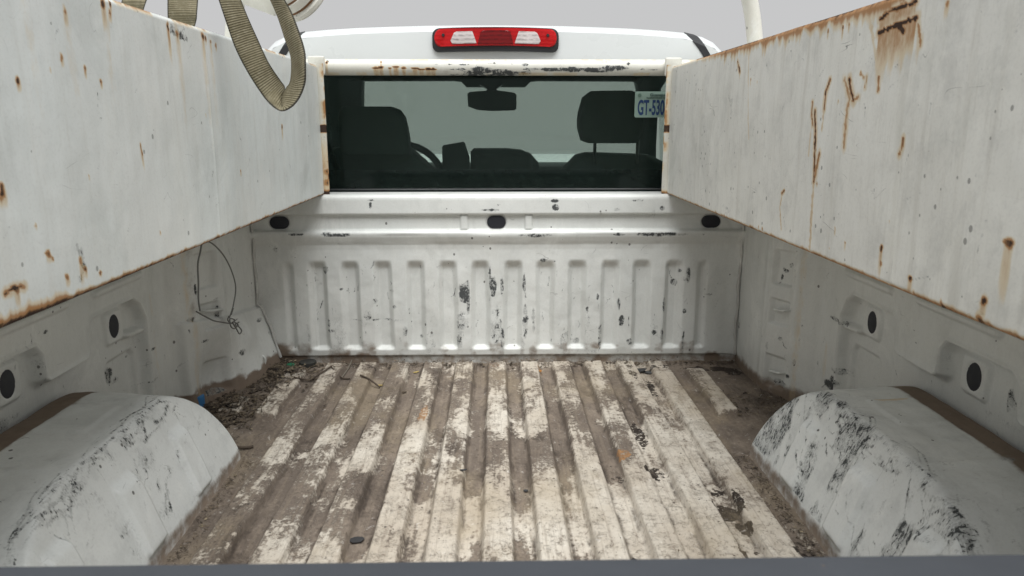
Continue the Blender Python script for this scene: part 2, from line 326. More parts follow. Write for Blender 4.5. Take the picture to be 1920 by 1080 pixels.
# ================================================================== PICKUP TRUCK
truck = thing('pickup_truck', 'white pickup truck seen from its muddy ribbed cargo bed towards the cab', 'pickup truck')
YB = 2.52                                    # bulkhead plane
NA, NB, NC = Noise(1), Noise(2), Noise(3)

# ---- bed floor
xs = np.arange(-1.0, 1.0001, .0028); ys = np.arange(.47, 2.60, .0036); X, Y = np.meshgrid(xs, ys)
pitch = .1125
ph = np.abs(((X / pitch + .5) % 1) - .5) * pitch                # distance from the nearest rib's centre line
rib = 1 - ss(ph, .0265, .0375)
k = np.round(X / pitch).astype(int); rib_on = np.where(np.abs(k) <= 5, 1., 0.)
end = ss(2.50 - Y, 0, .022); rib = rib * end
r6 = (np.abs(k) == 6) * ss(Y, 2.005, 2.03) * ss(2.41 - Y, 0, .02)
r7 = (k == -7) * ss(Y, 2.03, 2.05) * ss(2.17 - Y, 0, .02)
on_ = rib * rib_on + (1 - ss(ph, .026, .037)) * (r6 + r7)
groove = np.exp(-((ph - .0) / .0035) ** 2) * .0012 * rib_on
Z = -.021 + .021 * on_ - groove * 0 + (NA.fbm(X * 9, Y * 5) - .5) * .004 + (NB.fbm(X * 60, Y * 40) - .5) * .0022 + (NC.fbm(X * 22, Y * 12) - .5) * .004
side = ss(np.abs(X), .60, .66); Z += side * .006 * NC.fbm(X * 30, Y * 30)
corner = np.clip(1 - np.hypot((X + .80) / .22, (Y - 2.42) / .30), 0, 1); Z += corner * .022 * (.4 + NC.fbm(X * 25, Y * 25))
Z += ss(Y, 2.46, 2.52) * .010 * NB.fbm(X * 20, Y * 30)
def P2(px, py, z=0): q = at(px, py, 'z', z); return (q.x, q.y)
def FB(lst):   # patches on the floor: photo x, y, half width px, half height px, strength
    out = []
    for (px, py, a, b, s) in lst:
        c0 = at(px, py, 'z', -.005); cx = at(px + a, py, 'z', -.005); cy = at(px, py - b, 'z', -.005); cz = at(px, py + b, 'z', -.005)
        out.append((c0.x, (cy.y + cz.y) / 2, abs(cx.x - c0.x), abs(cy.y - cz.y) / 2, s))
    return out
muddy = FB([(900, 740, 18, 50, .9), (893, 850, 22, 85, 1), (880, 905, 25, 22, 1), (962, 730, 17, 28, .9), (975, 855, 26, 70, 1), (972, 935, 26, 20, 1), (1030, 705, 15, 22, .9),
            (1045, 790, 20, 45, 1), (1062, 840, 18, 40, .9), (1065, 890, 14, 28, .7), (1092, 710, 16, 36, .9), (1125, 808, 18, 20, .8), (1145, 870, 20, 32, .9), (1165, 720, 26, 40, 1), (1200, 760, 18, 30, .9),
            (815, 790, 20, 70, .85), (785, 905, 28, 30, .95), (745, 800, 24, 95, .8), (715, 900, 26, 60, .9), (690, 960, 30, 60, .9), (665, 1000, 30, 60, 1), (750, 1010, 35, 45, .75), (845, 800, 12, 60, .5),
            (640, 740, 60, 60, .55), (560, 800, 60, 70, .7), (520, 900, 60, 60, .75), (590, 880, 40, 40, .7), (470, 960, 50, 60, .75), (690, 800, 35, 40, .5), (985, 1040, 25, 40, .6), (870, 1040, 30, 22, .55),
            (1220, 1000, 22, 30, .4), (1400, 720, 60, 40, .8), (1340, 820, 25, 40, .5), (1260, 830, 20, 60, .35), (720, 730, 20, 30, .5), (1300, 720, 30, 30, .9), (620, 980, 30, 80, .6), (1010, 960, 8, 100, .5), (1075, 1000, 7, 90, .55), (890, 1010, 8, 60, .6)])
clean = FB([(870, 800, 22, 22, .8), (990, 800, 40, 20, .8), (930, 790, 30, 26, .8), (1085, 880, 30, 60, .8), (1130, 960, 60, 60, .8), (985, 720, 22, 14, .8), (1230, 860, 40, 60, .5), (870, 980, 50, 60, .55), (1020, 1000, 40, 60, .5),
            (1300, 960, 50, 60, .6), (1200, 1030, 60, 40, .6), (780, 720, 14, 30, .4), (520, 850, 14, 60, .3), (940, 1000, 30, 50, .35), (720, 850, 10, 60, .3)])
streak = NC.fbm(X * 45, Y * 4); lump = NA.fbm(X * 6, Y * 4)
mud = .355 + .15 * (1 - on_) - .05 * on_ + (lump - .5) * 1.1 + (streak - .5) * .35
mud += .38 * ss(np.abs(X), .585, .625) + .16 * ss(Y, 2.2, 2.5) + (NC.fbm(X * 16 + 5, Y * 7) - .5) * .55 + .13 * ss(-X, .1, .50)
mud -= .16 * ss(X, .05, .45) * (1 - ss(X, .57, .60)) + .16 * (1 - ss(Y, 1.3, 1.75)) * (1 - ss(np.abs(X), .55, .62)) 
mud = mud + blobs(X, Y, muddy, NB, .35, 28) * .36 * (1 - .35 * on_) - blobs(X, Y, clean, NA, .5, 24) * .42
mud = np.clip(mud, 0, 1.2)
r6c = (r6 + r7) * on_; mud -= r6c * .42
chips = FB([(1202, 812, 14, 28, 1), (1192, 792, 8, 10, .9), (1232, 878, 16, 15, 1), (1215, 882, 8, 8, 1), (1345, 912, 16, 8, .9), (1362, 950, 28, 17, 1), (1385, 940, 9, 22, 1), (1395, 980, 14, 14, .85), (1335, 908, 10, 5, .8),
            (1160, 890, 12, 8, .75), (1145, 885, 10, 12, .7), (1185, 700, 10, 22, .8), (1220, 720, 12, 22, .85), (1405, 990, 8, 8, .9), (1420, 1025, 8, 5, .9), (1520, 1040, 34, 18, .95), (1500, 1010, 20, 14, .7), (1400, 1040, 16, 22, .9),
            (1190, 1038, 8, 8, .9), (870, 885, 5, 8, .7), (1478, 765, 30, 8, .9), (1230, 690, 40, 4, .8), (1330, 685, 60, 5, .95), (1375, 690, 20, 8, 1), (700, 690, 60, 5, .6), (410, 790, 24, 18, .6), (440, 810, 20, 14, .5)])
chip = blobs(X, Y, chips, NC, .3, 40); chip = np.maximum(chip, .45 * ss(Y, 2.485, 2.51))
rustf = blobs(X, Y, FB([(1168, 853, 16, 9, 1), (1165, 856, 8, 12, 1), (795, 775, 9, 14, .9), (790, 788, 8, 6, .8), (765, 676, 26, 5, .6), (1012, 690, 5, 8, .8), (925, 688, 20, 5, .5)]), NB, .5, 40)
crev = (np.exp(-((ph - .0385) / .0038) ** 2) * rib_on + .8 * np.exp(-((ph - .002) / .0025) ** 2) * 0) * ss(NC.fbm(X * 20, Y * 9), .36, .58) * ss(2.5 - Y, 0, .03)  # rib crease grime, darkened further to paint in shadow at the pressings
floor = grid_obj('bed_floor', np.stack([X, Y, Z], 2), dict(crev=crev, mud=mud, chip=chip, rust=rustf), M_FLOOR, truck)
tag(floor, 'ribbed bed floor of worn cream paint under brown dried mud')
FLOOR_Z = lambda x, y: float(Z[min(max(int((y - .47) / .0036), 0), Z.shape[0] - 1), min(max(int((x + 1) / .0028), 0), Z.shape[1] - 1)])
box('floor_underside', -.99, .99, .45, 2.62, -.10, -.045, M_BLACK, truck)

# ---- bulkhead: profile of height against depth, then the pressed ribs
prof = [(-.03, 2.52), (.012, 2.52), (.016, 2.512), (.040, 2.510), (.060, 2.510), (.35, 2.511), (.395, 2.5115), (.412, 2.510), (.425, 2.504), (.440, 2.498), (.452, 2.496), (.4575, 2.498), (.460, 2.503),
        (.462, 2.514), (.466, 2.518), (.511, 2.520), (.514, 2.518), (.5155, 2.506), (.520, 2.503), (.567, 2.505), (.575, 2.507), (.5805, 2.513), (.583, 2.522), (.584, 2.545), (.584, 2.60), (.574, 2.612)]
tt = []; 
for a, b in zip(prof[:-1], prof[1:]):
    n = max(1, int(math.hypot(b[0] - a[0], b[1] - a[1]) / .0032)); tt += [(a[0] + (b[0] - a[0]) * i / n, a[1] + (b[1] - a[1]) * i / n) for i in range(n)]
tt.append(prof[-1]); tt = np.array(tt); us = np.arange(-.905, .9051, .0032); X, T = np.meshgrid(us, np.arange(len(tt))); Zb = tt[T.astype(int), 0]; Yb = tt[T.astype(int), 1].copy()
k = np.round(X / pitch); ph = np.abs(X / pitch - k) * pitch; rb = np.clip((.0395 + .006 * (NC(X * 0 + k * 3.7, Zb * 6) - .5) - ph) / .0170, 0, 1)
tap = ss(Zb, .036, .050) * (1 - ss(Zb, .325, .360)); outer = 1 - ss(np.abs(X), 6.42 * pitch, 6.55 * pitch)
Yb += (1 - rb) * tap * .019 * outer * np.where(np.abs(X) > 5.6 * pitch, .6, 1.)
lug = (1 - ss(np.abs(np.abs(X) - .110), .010, .014)) * (Zb > .464) * (Zb < .5115); Yb -= lug * .009
up = ss(Zb, .40, .44) * (1 - ss(Zb, .5, .58)); Yb += ss(np.abs(X), .80, .86) * (Zb < .5) * -.010
for hx in (-.738, 0, .738):
    d = np.hypot(np.maximum(np.abs(X - hx) - .012, 0), Zb - .488); Yb += .004 * (1 - ss(d, .019, .026)) * (Zb > .462) * (Zb < .513)
Yb += (NA.fbm(X * 5, Zb * 5) - .5) * .009 * (Zb < .45) + (NB.fbm(X * 16, Zb * 16) - .5) * .003 * (Zb < .42)
def PB(px, py): q = at(px, py, 'y', 2.515); return (q.x, q.z)
def chipspots(lst, pf):
    out = []
    for (px, py, a, b, s) in lst:
        c = pf(px, py); d = pf(px + a, py); e = pf(px, py - b); out.append((c[0], c[1], max(abs(d[0] - c[0]), .001), max(abs(e[1] - c[1]), .001), s))
    return out
bch = chipspots([(695, 385, 4, 8, .9), (696, 375, 8, 2, .8), (920, 393, 20, 3, .8), (935, 383, 4, 2, .7), (1040, 376, 8, 4, .95), (1042, 388, 8, 7, .95), (1155, 392, 8, 4, .6), (1195, 375, 15, 3, .75), (1240, 390, 6, 5, .8), (1225, 395, 5, 3, .6), (560, 438, 16, 3, .8), (630, 439, 30, 4, .9), (615, 437, 12, 4, .85),
    (1005, 440, 36, 4, .72), (1160, 438, 18, 3, .8), (1225, 438, 34, 5, 1), (1250, 438, 40, 4, .85), (1316, 438, 3, 2, .9), (870, 548, 11, 22, .95), (868, 600, 13, 22, .62), (878, 560, 4, 40, .75), (862, 640, 6, 30, .55), (925, 535, 8, 24, .95), (919, 520, 3, 28, .8), (941, 535, 4, 22, .7),
    (930, 610, 12, 40, .55), (942, 635, 5, 24, .7), (983, 530, 4, 20, .7), (985, 600, 6, 40, .68), (1000, 600, 4, 30, .6), (1019, 488, 7, 4, .85), (1040, 490, 2, 2, 1), (1058, 640, 10, 24, .5), (1100, 600, 6, 40, .45), (1101, 580, 3, 8, .8), (1120, 556, 3, 8, .8), (1125, 630, 5, 26, .6), (1165, 600, 6, 12, .9), (1160, 570, 3, 14, .7), (1180, 640, 8, 8, .8),
    (1225, 622, 5, 5, 1), (1240, 630, 4, 20, .7), (1245, 570, 4, 20, .7), (1290, 515, 5, 16, .8), (1283, 522, 4, 6, .7), (1265, 530, 7, 8, .7), (1275, 508, 4, 4, .8), (1283, 583, 5, 6, .8), (1280, 640, 3, 26, .7), (1330, 552, 10, 2, .6), (707, 600, 9, 2, .7), (670, 601, 18, 2, .5), (740, 600, 30, 3, .6), (617, 605, 4, 10, .85), (621, 620, 8, 4, .7), (690, 590, 9, 10, .6), (703, 565, 6, 6, .7), (760, 620, 6, 12, .7), (790, 632, 4, 4, .9), (740, 575, 5, 4, .7), (735, 545, 6, 3, .6),
    (609, 505, 7, 8, .6), (518, 468, 6, 6, .6), (515, 460, 7, 2, .5), (445, 460, 3, 5, .6), (1080, 640, 8, 6, .7), (640, 542, 4, 3, .8), (580, 632, 3, 10, .7), (578, 610, 3, 14, .5), (1310, 640, 8, 10, .4)], PB)
chip = blobs(X, Zb, bch, NB, .3, 60)
lowc = NC.fbm(X * 12, Zb * 9); chip = np.maximum(chip, .40 * rb * (np.abs(k) <= 6) * ss(lowc, .42, .6) * (Zb < .32) * (1 - ss(Zb, .05, .3)) * (np.abs(k) < 6))
chip = np.maximum(chip, scratches(X, Zb, 90, 21, (-.75, .78), (.05, .33), 90, 14, .022, .0018, .9)); chip = np.maximum(chip, scratches(X, Zb, 40, 22, (-.75, .78), (.04, .40), 30, 40, .015, .0016, .8)); nz = NA.fbm(X * 11, X * 0 + 3); dirt = .62 * (1 - ss(Zb + .0 * X, .004, .016 + .03 * nz)) + .55 * (1 - ss(Zb, .02, .075)) * ss(NB.fbm(X * 9, Zb * 9), .45, .62)
dirt += .85 * np.exp(-((X + .76) / .06) ** 2) * (1 - ss(Zb, .03, .10)) + .30 * np.exp(-((Zb - .425) / .012) ** 2) * .4 + .12 * ss(Zb, .36, .4) * (1 - ss(Zb, .41, .43))
rib_b = rb * (1 - ss(Zb, .05, .085)); dirt = np.maximum(dirt, rib_b * (.08 + .5 * ss(NC.fbm(X * 13 + 3, Zb * 20), .35, .6)))
bulk = grid_obj('bulkhead', np.stack([X, Yb, Zb], 2), dict(chip=chip, dirt=np.clip(dirt, 0, 1), rust=np.zeros(X.shape)), M_BED, truck, flip=False)
tag(bulk, 'ribbed white front panel of the bed with chipped paint')
for hx in (-.738, 0, .738):
    extrude_xz('drain_plug', rrect(.064, .042, .0205), 2.5165, 2.528, M_PLUG, bulk, .0015, hx, .488)
# panel seam bead down both sides of the bulkhead
M_SEAM = painted('old seam sealer', (.50, .50, .48), (.56, .555, .53), 0, .8, .4, 0, .3, .6)
# ---- side walls (right one modelled, left one mirrored with its own marks)
HOLES = [(1.418, .312), (1.840, .312), (.98, .308)]
def wall_x(Y, Z, sgn):
    x = np.interp(Y, [2.035, 2.065, 2.135, 2.15, 2.24, 2.26], [.952, .945, .905, .898, .851, .846]) - .003 * np.exp(-((Y - 2.145) / .010) ** 2) + .003 * np.exp(-((Y - 2.075) / .012) ** 2)
    x -= .018 * np.exp(-((Y - 2.125) / .018) ** 2) * 0 
    x -= .003 * ss(Y, 2.155, 2.165) * (1 - ss(Y, 2.235, 2.245))      # raised post face
    for (a, b) in ((.445, .330), (.290, .205), (.110, .0)):                                          # shallow pockets behind the hooks
        m = ss(Z, b, b + .008) * (1 - ss(Z, a - .008, a)) * ss(Y, 2.160, 2.170) * (1 - ss(Y, 2.222, 2.232)); x += .012 * m
    x += .020 * np.exp(-((Y - 2.29) / .02) ** 2) * .25
    x -= (.015 if sgn < 0 else -.004) * ss(Y, 2.38, 2.50)
    # stepped lower field
    poly = [(1.93, -.05), (1.96, .18), (1.955, .30), (1.93, .347), (1.90, .368), (1.70, .368), (1.684, .352), (1.682, .292), (1.668, .279), (1.515, .279), (1.500, .290), (1.496, .345), (1.478, .367), (1.28, .368), (1.26, .350), (1.255, .290), (1.24, .279), (1.09, .279), (1.07, .29), (1.065, .345), (1.05, .367), (.5, .368), (.5, -.05)]
    d = sdist(Y, Z, poly); x += .030 * ss(d, -.007, .006) - .010 * np.exp(-(d / .008) ** 2)
    for (hy, hz) in HOLES:
        dd = np.maximum(np.abs(Y - hy) / 1., np.abs(Z - hz)); dd = np.hypot(np.maximum(np.abs(Y - hy) - .028, 0), np.maximum(np.abs(Z - hz) - .028, 0)); x -= .009 * (1 - ss(dd, .008, .018))
        d2 = np.hypot(Y - hy, (Z - hz) * .8); x += .003 * (1 - ss(d2, .022, .027))
    d = seg_d(Y, Z, [(1.945, .272), (1.885, .276)]); x -= .022 * (1 - ss(d, .004, .012))
    p2 = [(1.92, .228), (1.80, .228), (1.785, .212), (1.79, .17), (1.86, .06), (1.90, .04), (1.93, .07), (1.935, .21)]; d = sdist(Y, Z, p2); x += .011 * ss(d, -.004, .006)
    p3 = [(1.62, .252), (1.20, .252)]; d = seg_d(Y, Z, p3)
    d = seg_d(Y, Z, [(1.95, .425), (1.72, .425)]); x -= .010 * (1 - ss(d, .004, .013)); d = seg_d(Y, Z, [(1.60, .43), (1.33, .43)]); x -= .010 * (1 - ss(d, .004, .013))
    x += .012 * ss(Z, .50, .56)
    if sgn < 0:   # the dented kick-out plate in the lower front corner
        top = .262 - (Y - 2.02) * .13; m = ss(top - Z, -.001, .005) * ss(Y, 2.085, 2.10)
        slope = np.clip((top - Z) / .26, 0, 1); dent = np.exp(-(((Y - 2.19) / .06) ** 2 + ((Z - .05) / .09) ** 2))
        x -= m * (.014 + .075 * slope * (.15 + .85 * ss(Y, 2.12, 2.40)) - .045 * dent + .016 * np.exp(-(((Y - 2.33) / .05) ** 2 + ((Z - .15) / .05) ** 2)))
    x += (NA.fbm(Y * 4 + sgn, Z * 4) - .5) * .008
    return x
zs = np.arange(-.03, .581, .0032); yy = np.arange(.44, 2.545, .0032); YY, ZZ = np.meshgrid(yy, zs)
for sgn in (1, -1):
    XW = wall_x(YY, ZZ, sgn)
    def PWf(px, py):
        x_ = .9
        for _ in range(6): q = at(px, py, 'x', sgn * x_); x_ = .5 * x_ + .5 * float(np.interp(q.y, [2.035, 2.065, 2.15, 2.25], [.955, .945, .898, .846]))
        return (q.y, q.z)
    if sgn > 0:
        lst = [(1478, 497, 5, 6, .8), (1468, 508, 5, 4, .8), (1460, 520, 3, 7, .85), (1457, 530, 3, 3, .9), (1463, 505, 2, 5, .7), (1385, 610, 3, 8, .8), (1465, 635, 6, 4, .6), (1460, 718, 16, 8, .62), (1478, 706, 5, 5, .8), (1460, 680, 18, 2, .5), (1570, 697, 12, 8, .6), (1556, 722, 12, 10, .9), (1562, 715, 8, 12, .8),
               (1570, 600, 14, 5, .7), (1580, 610, 8, 3, .7), (1690, 668, 4, 2, .8), (1869, 760, 10, 14, .55), (1866, 750, 7, 26, .55), (1895, 700, 4, 3, .9), (1715, 620, 2, 2, .9), (1718, 643, 2, 2, .9), (1440, 650, 3, 10, .5), (1500, 640, 3, 10, .6), (1490, 680, 4, 8, .7), (1505, 610, 3, 3, .8), (1532, 690, 3, 16, .5), (1850, 790, 40, 10, .4)]
    else:
        lst = [(368, 520, 3, 8, .9), (366, 542, 3, 14, .9), (356, 600, 8, 5, .7), (345, 622, 3, 6, .8), (410, 590, 3, 20, .6), (405, 560, 10, 2, .6), (232, 705, 9, 20, .8), (240, 715, 14, 8, .55), (288, 654, 6, 3, .8), (85, 622, 6, 4, .8), (180, 650, 3, 22, .6), (375, 640, 10, 4, .6), (465, 600, 4, 5, .8), (478, 620, 8, 8, .5), (434, 660, 6, 8, .6), (440, 745, 10, 6, .8), (35, 800, 40, 20, .5), (10, 770, 10, 30, .5), (80, 680, 3, 20, .4), (400, 735, 20, 6, .8), (285, 715, 14, 3, .5), (265, 668, 3, 3, .9)]
    chip = blobs(YY, ZZ, chipspots(lst, PWf), NB, .35, 50)
    for ln in ([(1.72, .37), (1.685, .34), (1.683, .28)], [(1.51, .279), (1.497, .30), (1.492, .35)]): chip = np.maximum(chip, .5 * (1 - ss(seg_d(YY, ZZ, ln), .001, .004)) * ss(NA.fbm(YY * 30, ZZ * 30), .4, .55))
    chip = np.maximum(chip, scratches(YY, ZZ, 60, 31 + sgn, (.9, 2.4), (.0, .5), 80, 35, .018, .0018, .85)); chip = np.maximum(chip, scratches(YY, ZZ, 16, 36 + sgn, (1.15, 1.45), (.16, .26), 35, 20, .03, .002, .7))
    fl = NA.fbm(YY * 14, ZZ * 0 + 1.5)
    dirt = .85 * (1 - ss(ZZ, .0, .02 + .06 * fl)) * ss(YY, 1.72, 1.9) + .30 * np.exp(-((YY - 1.97) / .015) ** 2) * ss(NC.fbm(YY * 30, ZZ * 3), .35, .6)
    if sgn < 0: dirt += .75 * np.exp(-((ZZ - 0.0) / .055) ** 2) * ss(YY, 2.0, 2.1) * ss(NB.fbm(YY * 20, ZZ * 20), .3, .55) + .5 * np.exp(-((YY - 2.145) / .02) ** 2) * (ZZ > .25) * .8
    rust = .22 * np.exp(-((YY - (2.03 if sgn > 0 else 2.00)) / .012) ** 2) * ss(NC.fbm(YY * 10, ZZ * 4), .4, .6) + .20 * np.exp(-((YY - 2.13) / .012) ** 2)
    wl = grid_obj('bed_side_wall', np.stack([sgn * XW, YY, ZZ], 2), dict(chip=chip, dirt=np.clip(dirt, 0, 1), rust=rust), M_BED, truck, flip=sgn < 0)
    tag(wl, 'right inner wall of the bed' if sgn > 0 else 'left inner wall of the bed with a dented plate in its front corner')
    for (hy, hz) in HOLES:
        xx = float(wall_x(np.array([hy]), np.array([hz]), sgn)[0]); pl = extrude_xz('drain_plug', rrect(.060, .064, .026), -.001, .006, M_PLUG, None, .0015)
        me = pl.data
        for v in me.vertices: v.co = Vector((sgn * (xx + v.co.y), hy + v.co.x * -sgn, hz + v.co.z))
        if sgn < 0: me.flip_normals()
        pl.parent = wl
    zz_ = np.linspace(.015, .56, 46); xx_ = wall_x(np.full(46, 2.492), zz_, sgn)
    tube('seam_bead', [(sgn * (float(x_) - .006 + .002 * sin(z_ * 40)), 2.500 + .002 * sin(z_ * 23), float(z_)) for x_, z_ in zip(xx_, zz_)], [.0050 + .0012 * sin(i * 1.3) for i in range(46)], M_SEAM, wl, 8)
    # tie-down hooks
    hooks = [(2.186, .258, .046), (2.186, .058, .046)] if sgn > 0 else [(2.205, .262, .05)]
    for (hy, hz, L) in hooks:
        wx = lambda y_: float(wall_x(np.array([y_]), np.array([hz]), sgn)[0])
        q = [(sgn * (wx(y_) - o_), y_, hz + z_) for y_, o_, z_ in ((hy - L / 2, -.012, .005), (hy - L / 2, .012, .004), (hy - L / 4, .019, 0), (hy + L / 4, .019, -.002), (hy + L / 2, .012, -.004), (hy + L / 2, -.012, -.005))]
        tube('tie_down_hook', spline(q, 5), .0045, M_BED, wl, 8)
    box('outer_side_panel', min(sgn * 1.0, sgn * 1.02), max(sgn * 1.0, sgn * 1.02), .44, 2.60, -.35, .55, M_CAB, truck, .01)
dr = at(480, 680, 'z', .035)
tube('tie_down_ring', spline([at(474, 668, 'y', 2.40), at(484, 664, 'y', 2.39), at(497, 672, 'y', 2.39), at(494, 686, 'y', 2.39), at(484, 686, 'y', 2.40)], 5), .004, M_BED, truck, 8)

# ---- wheel wells
us = np.concatenate([np.linspace(.64, .70, 40), np.linspace(.702, .80, 46), np.linspace(.803, .962, 50)]); ys = np.arange(.70, 2.20, .0036); U, Y = np.meshgrid(us, ys)
for sgn in (1, -1):
    Xw = U.copy()
    t1 = (U - .655) / .098
    t2 = (1.765 + .03 * ss(U, .66, .90) - Y) / .27
    t3 = (Y - .93) / .27
    cap = lambda t, p=2.2: np.sqrt(np.clip(1 - np.clip(1 - t, 0, 1) ** p, 0, 1))
    a, b, c = np.clip(1 - np.clip(1 - t1, 0, 1) ** 1.35, 0, 1) ** 1.0, cap(t2, 1.75) ** 1.1, cap(t3, 1.8)
    a = np.where(t1 < 0, -1, a)
    b = np.where(t2 < 0, -1, b); c = np.where(t3 < 0, -1, c)
    kk = 34.; h = -np.log(np.exp(-kk * np.clip(a, -1, 3)) + np.exp(-kk * b) + np.exp(-kk * c) + np.exp(-kk * 1.0)) / kk
    Zw = np.maximum(.238 * h, -.03)
    Zw += .003 * ss(U, .80, .95) * (h > .8)
    for (y0, y1) in ((1.50, 1.57), (1.26, 1.34), (1.04, 1.11)):      # raised straps pressed into the inner face
        m = ss(Y, y0, y0 + .006) * (1 - ss(Y, y1 - .006, y1)) * ss(h, .05, .12) * (1 - ss(h, .62, .70)); Xw -= m * .013
    for y0 in (1.46, 1.215): m = np.exp(-((Y - y0) / .02) ** 2)
    m = ss(U, .80, .815) * (1 - ss(U, .90, .915)) * ss(Y, 1.36, 1.375) * (1 - ss(Y, 1.50, 1.515)); Zw += m * .0035
    crease = np.exp(-((Y - 1.20) / .012) ** 2) * ss(U, .75, .8); Zw += crease * .004
    Zw += (NA.fbm(U * 14 + sgn, Y * 9) - .5) * .008 * ss(h, .1, .4); Xw += (NB.fbm(Y * 8, U * 8 + sgn * 3) - .5) * .006 * (1 - ss(h, .8, 1))
    ridge = np.exp(-((U - .742) / .014) ** 2)
    heavy = 1.0 if sgn > 0 else .75
    pn = NC.fbm(U * 22, Y * 16 + sgn * 7); pn2 = NB.fbm(U * 60, Y * 22)
    chip = ridge * (.54 + .9 * (pn - .5)) * heavy + .42 * np.exp(-((U - .725) / .014) ** 2) * ss(pn, .45, .62) * heavy
    strap_ = 0
    for (y0, y1) in ((1.50, 1.57), (1.26, 1.34)): strap_ = np.maximum(strap_, ss(Y, y0, y0 + .01) * (1 - ss(Y, y1 - .01, y1)))
    face = (h > .06) * (1 - ss(h, .85, .95)) * (U < .75)
    chip = np.maximum(chip, face * (1 - .75 * strap_) * ss(pn, .44, .60) * (.64 if sgn > 0 else .34))
    chip = np.maximum(chip, crease * (.65 if sgn > 0 else .3) * ss(pn2, .4, .6)); chip = np.maximum(chip, .45 * (1 - ss(Y, 1.05, 1.2)) * ss(pn, .45, .6) * (1 if sgn > 0 else 1.2) * (U > .75))
    chip = np.maximum(chip, .35 * ss(Y, 1.60, 1.75) * ss(pn2, .5, .65) * heavy)
    sd_ = 11 if sgn > 0 else 12
    for yb in (1.50, 1.57, 1.26, 1.34, 1.04, 1.11): chip = np.maximum(chip, (.62 if sgn > 0 else .5) * np.exp(-((Y - yb - .02 * (U - .66)) / .0022) ** 2) * (h > .08) * (U < .73) * ss(NB.fbm(U * 60, Y * 30), .38, .55))
    for (y0, y1) in ((1.505, 1.565), (1.265, 1.335), (1.045, 1.105)): chip = np.where((Y > y0) & (Y < y1) & (U < .715) & (h > .08), chip * .35, chip)
    chip = np.maximum(chip, scratches(U, Y, 46, sd_, (.722, .758), (.95, 1.55), 90, 5, .09, .0024, .74)); chip = np.maximum(chip, scratches(U, Y, 60 if sgn > 0 else 34, sd_ + 5, (.668, .735), (1.0, 1.70), 75, 22, .035, .0019, .70))
    chip = np.maximum(chip, scratches(U, Y, 30, sd_ + 9, (.76, .93), (1.0, 1.6), 20, 30, .05, .0015, .45)); chip = np.maximum(chip, scratches(U, Y, 24, sd_ + 14, (.74, .92), (.98, 1.22), 10, 25, .05, .0030, .5))
    dirt = .72 * (1 - ss(h, .0, .07 + .09 * NB.fbm(Y * 30, U * 0))) + .2 * (U > .76) * ss(NA.fbm(U * 6, Y * 6), .5, .7)
    dirt = np.maximum(dirt, 1.5 * ss(U, .912, .917) * (Y < 1.75)); dirt += .5 * ss(U, .895, .916) * (Y < 1.72)
    rust = .42 * np.exp(-((Y - 1.50) / .008) ** 2) * ss(U, .80, .84) * (1 - ss(U, .88, .9)) * (sgn > 0)
    wb = grid_obj('wheel_well', np.stack([sgn * Xw, Y, Zw], 2), dict(chip=np.clip(chip, 0, .70), dirt=np.clip(dirt, 0, 1.4), rust=rust), M_WELL, truck, flip=sgn < 0)
    tag(wb, 'right wheel well, heavily scraped along its crest' if sgn > 0 else 'left wheel well, lightly scuffed')

# ---- tailgate
tg = box('tailgate', -.80, .80, .40, .462, -.02, .478, M_CAB, truck, .01)
g = G('tailgate cap plastic'); n = g.noise(9, (1, 2, 1), 5); c = g.mix(n, (.032, .036, .044), (.056, .062, .073)); vd, _ = g.vor(9); rsp = g.noise(3.5, off=(1.25, 0, 0)); c = g.mix(g.sm(rsp, .66, .72), c, (.40, .2, .08))
M_CAP = g.fin(c, .55)
cap_o = box('tailgate_cap', -.81, .81, .385, .494, .478, .5025, M_CAP, tg, .004)
chp = at(1545, 1062, 'z', .5025); bm = bmesh.new(); bmesh.ops.create_icosphere(bm, subdivisions=2, radius=.009, matrix=Matrix.Translation((chp.x, .481, .5015)) @ Matrix.Diagonal((.55, .5, .12, 1))); bm_obj('rust_spot', bm, plain('orange rust', (.085, .068, .058), .8), tg, 60)

# ---- cab
def outline(y):
    """half section of the cab at depth y, roof centre to sill"""
    H_ = [(0, 1.153), (.12, 1.1525), (.24, 1.151), (.36, 1.1475), (.48, 1.143), (.58, 1.137), (.66, 1.130), (.725, 1.116), (.765, 1.098), (.79, 1.075), (.808, 1.045), (.815, 1.0), (.845, .82), (.89, .66), (.915, .575), (.94, .50), (.95, .35), (.95, .05), (.94, -.25)]
    k = max(0, 2.745 - y) / .10; f = max(0, y - 3.1)
    dz = -.030 * k ** 2.2 - .10 * max(0, f) ** 2; dx = -.012 * k ** 2
    out = []
    for (x, z) in H_:
        wgt = min(1, max(0, (z - .9) / .15)); out.append((max(0, x + dx * (x > .5)), z + dz * wgt))
    return out
def shell(name, y_list, i0, i1, mat, parent, inset=0, both=True, smooth=50, sides=(1, -1)):
    if i0 > 0 and len(sides) == 2:
        for s in sides: shell(name, y_list, i0, i1, mat, parent, inset, both, smooth, (s,))
        return
    bm = bmesh.new()
    rings = []
    for y in y_list:
        o = outline(y); half = o[i0:i1 + 1]; half = [(x - inset * (.9 if x > .6 else 0), z - inset * (1 if x < .76 else .2)) for x, z in half]
        rings.append((y, half))
    for s in sides:
        vs = [[bm.verts.new((s * x, y, z)) for x, z in h] for y, h in rings]
        for A, B in zip(vs[:-1], vs[1:]):
            for k in range(len(A) - 1):
                try: bm.faces.new((A[k], A[k + 1], B[k + 1], B[k]))
                except ValueError: pass
    bmesh.ops.remove_doubles(bm, verts=bm.verts, dist=.0005)
    return bm_obj(name, bm, mat, parent, smooth)
rear_ys = [2.645, 2.652, 2.665, 2.685, 2.71, 2.745]
roof = shell('roof', rear_ys + [2.85, 3.0, 3.2, 3.4, 3.6, 3.72], 0, 9, M_CAB, truck)
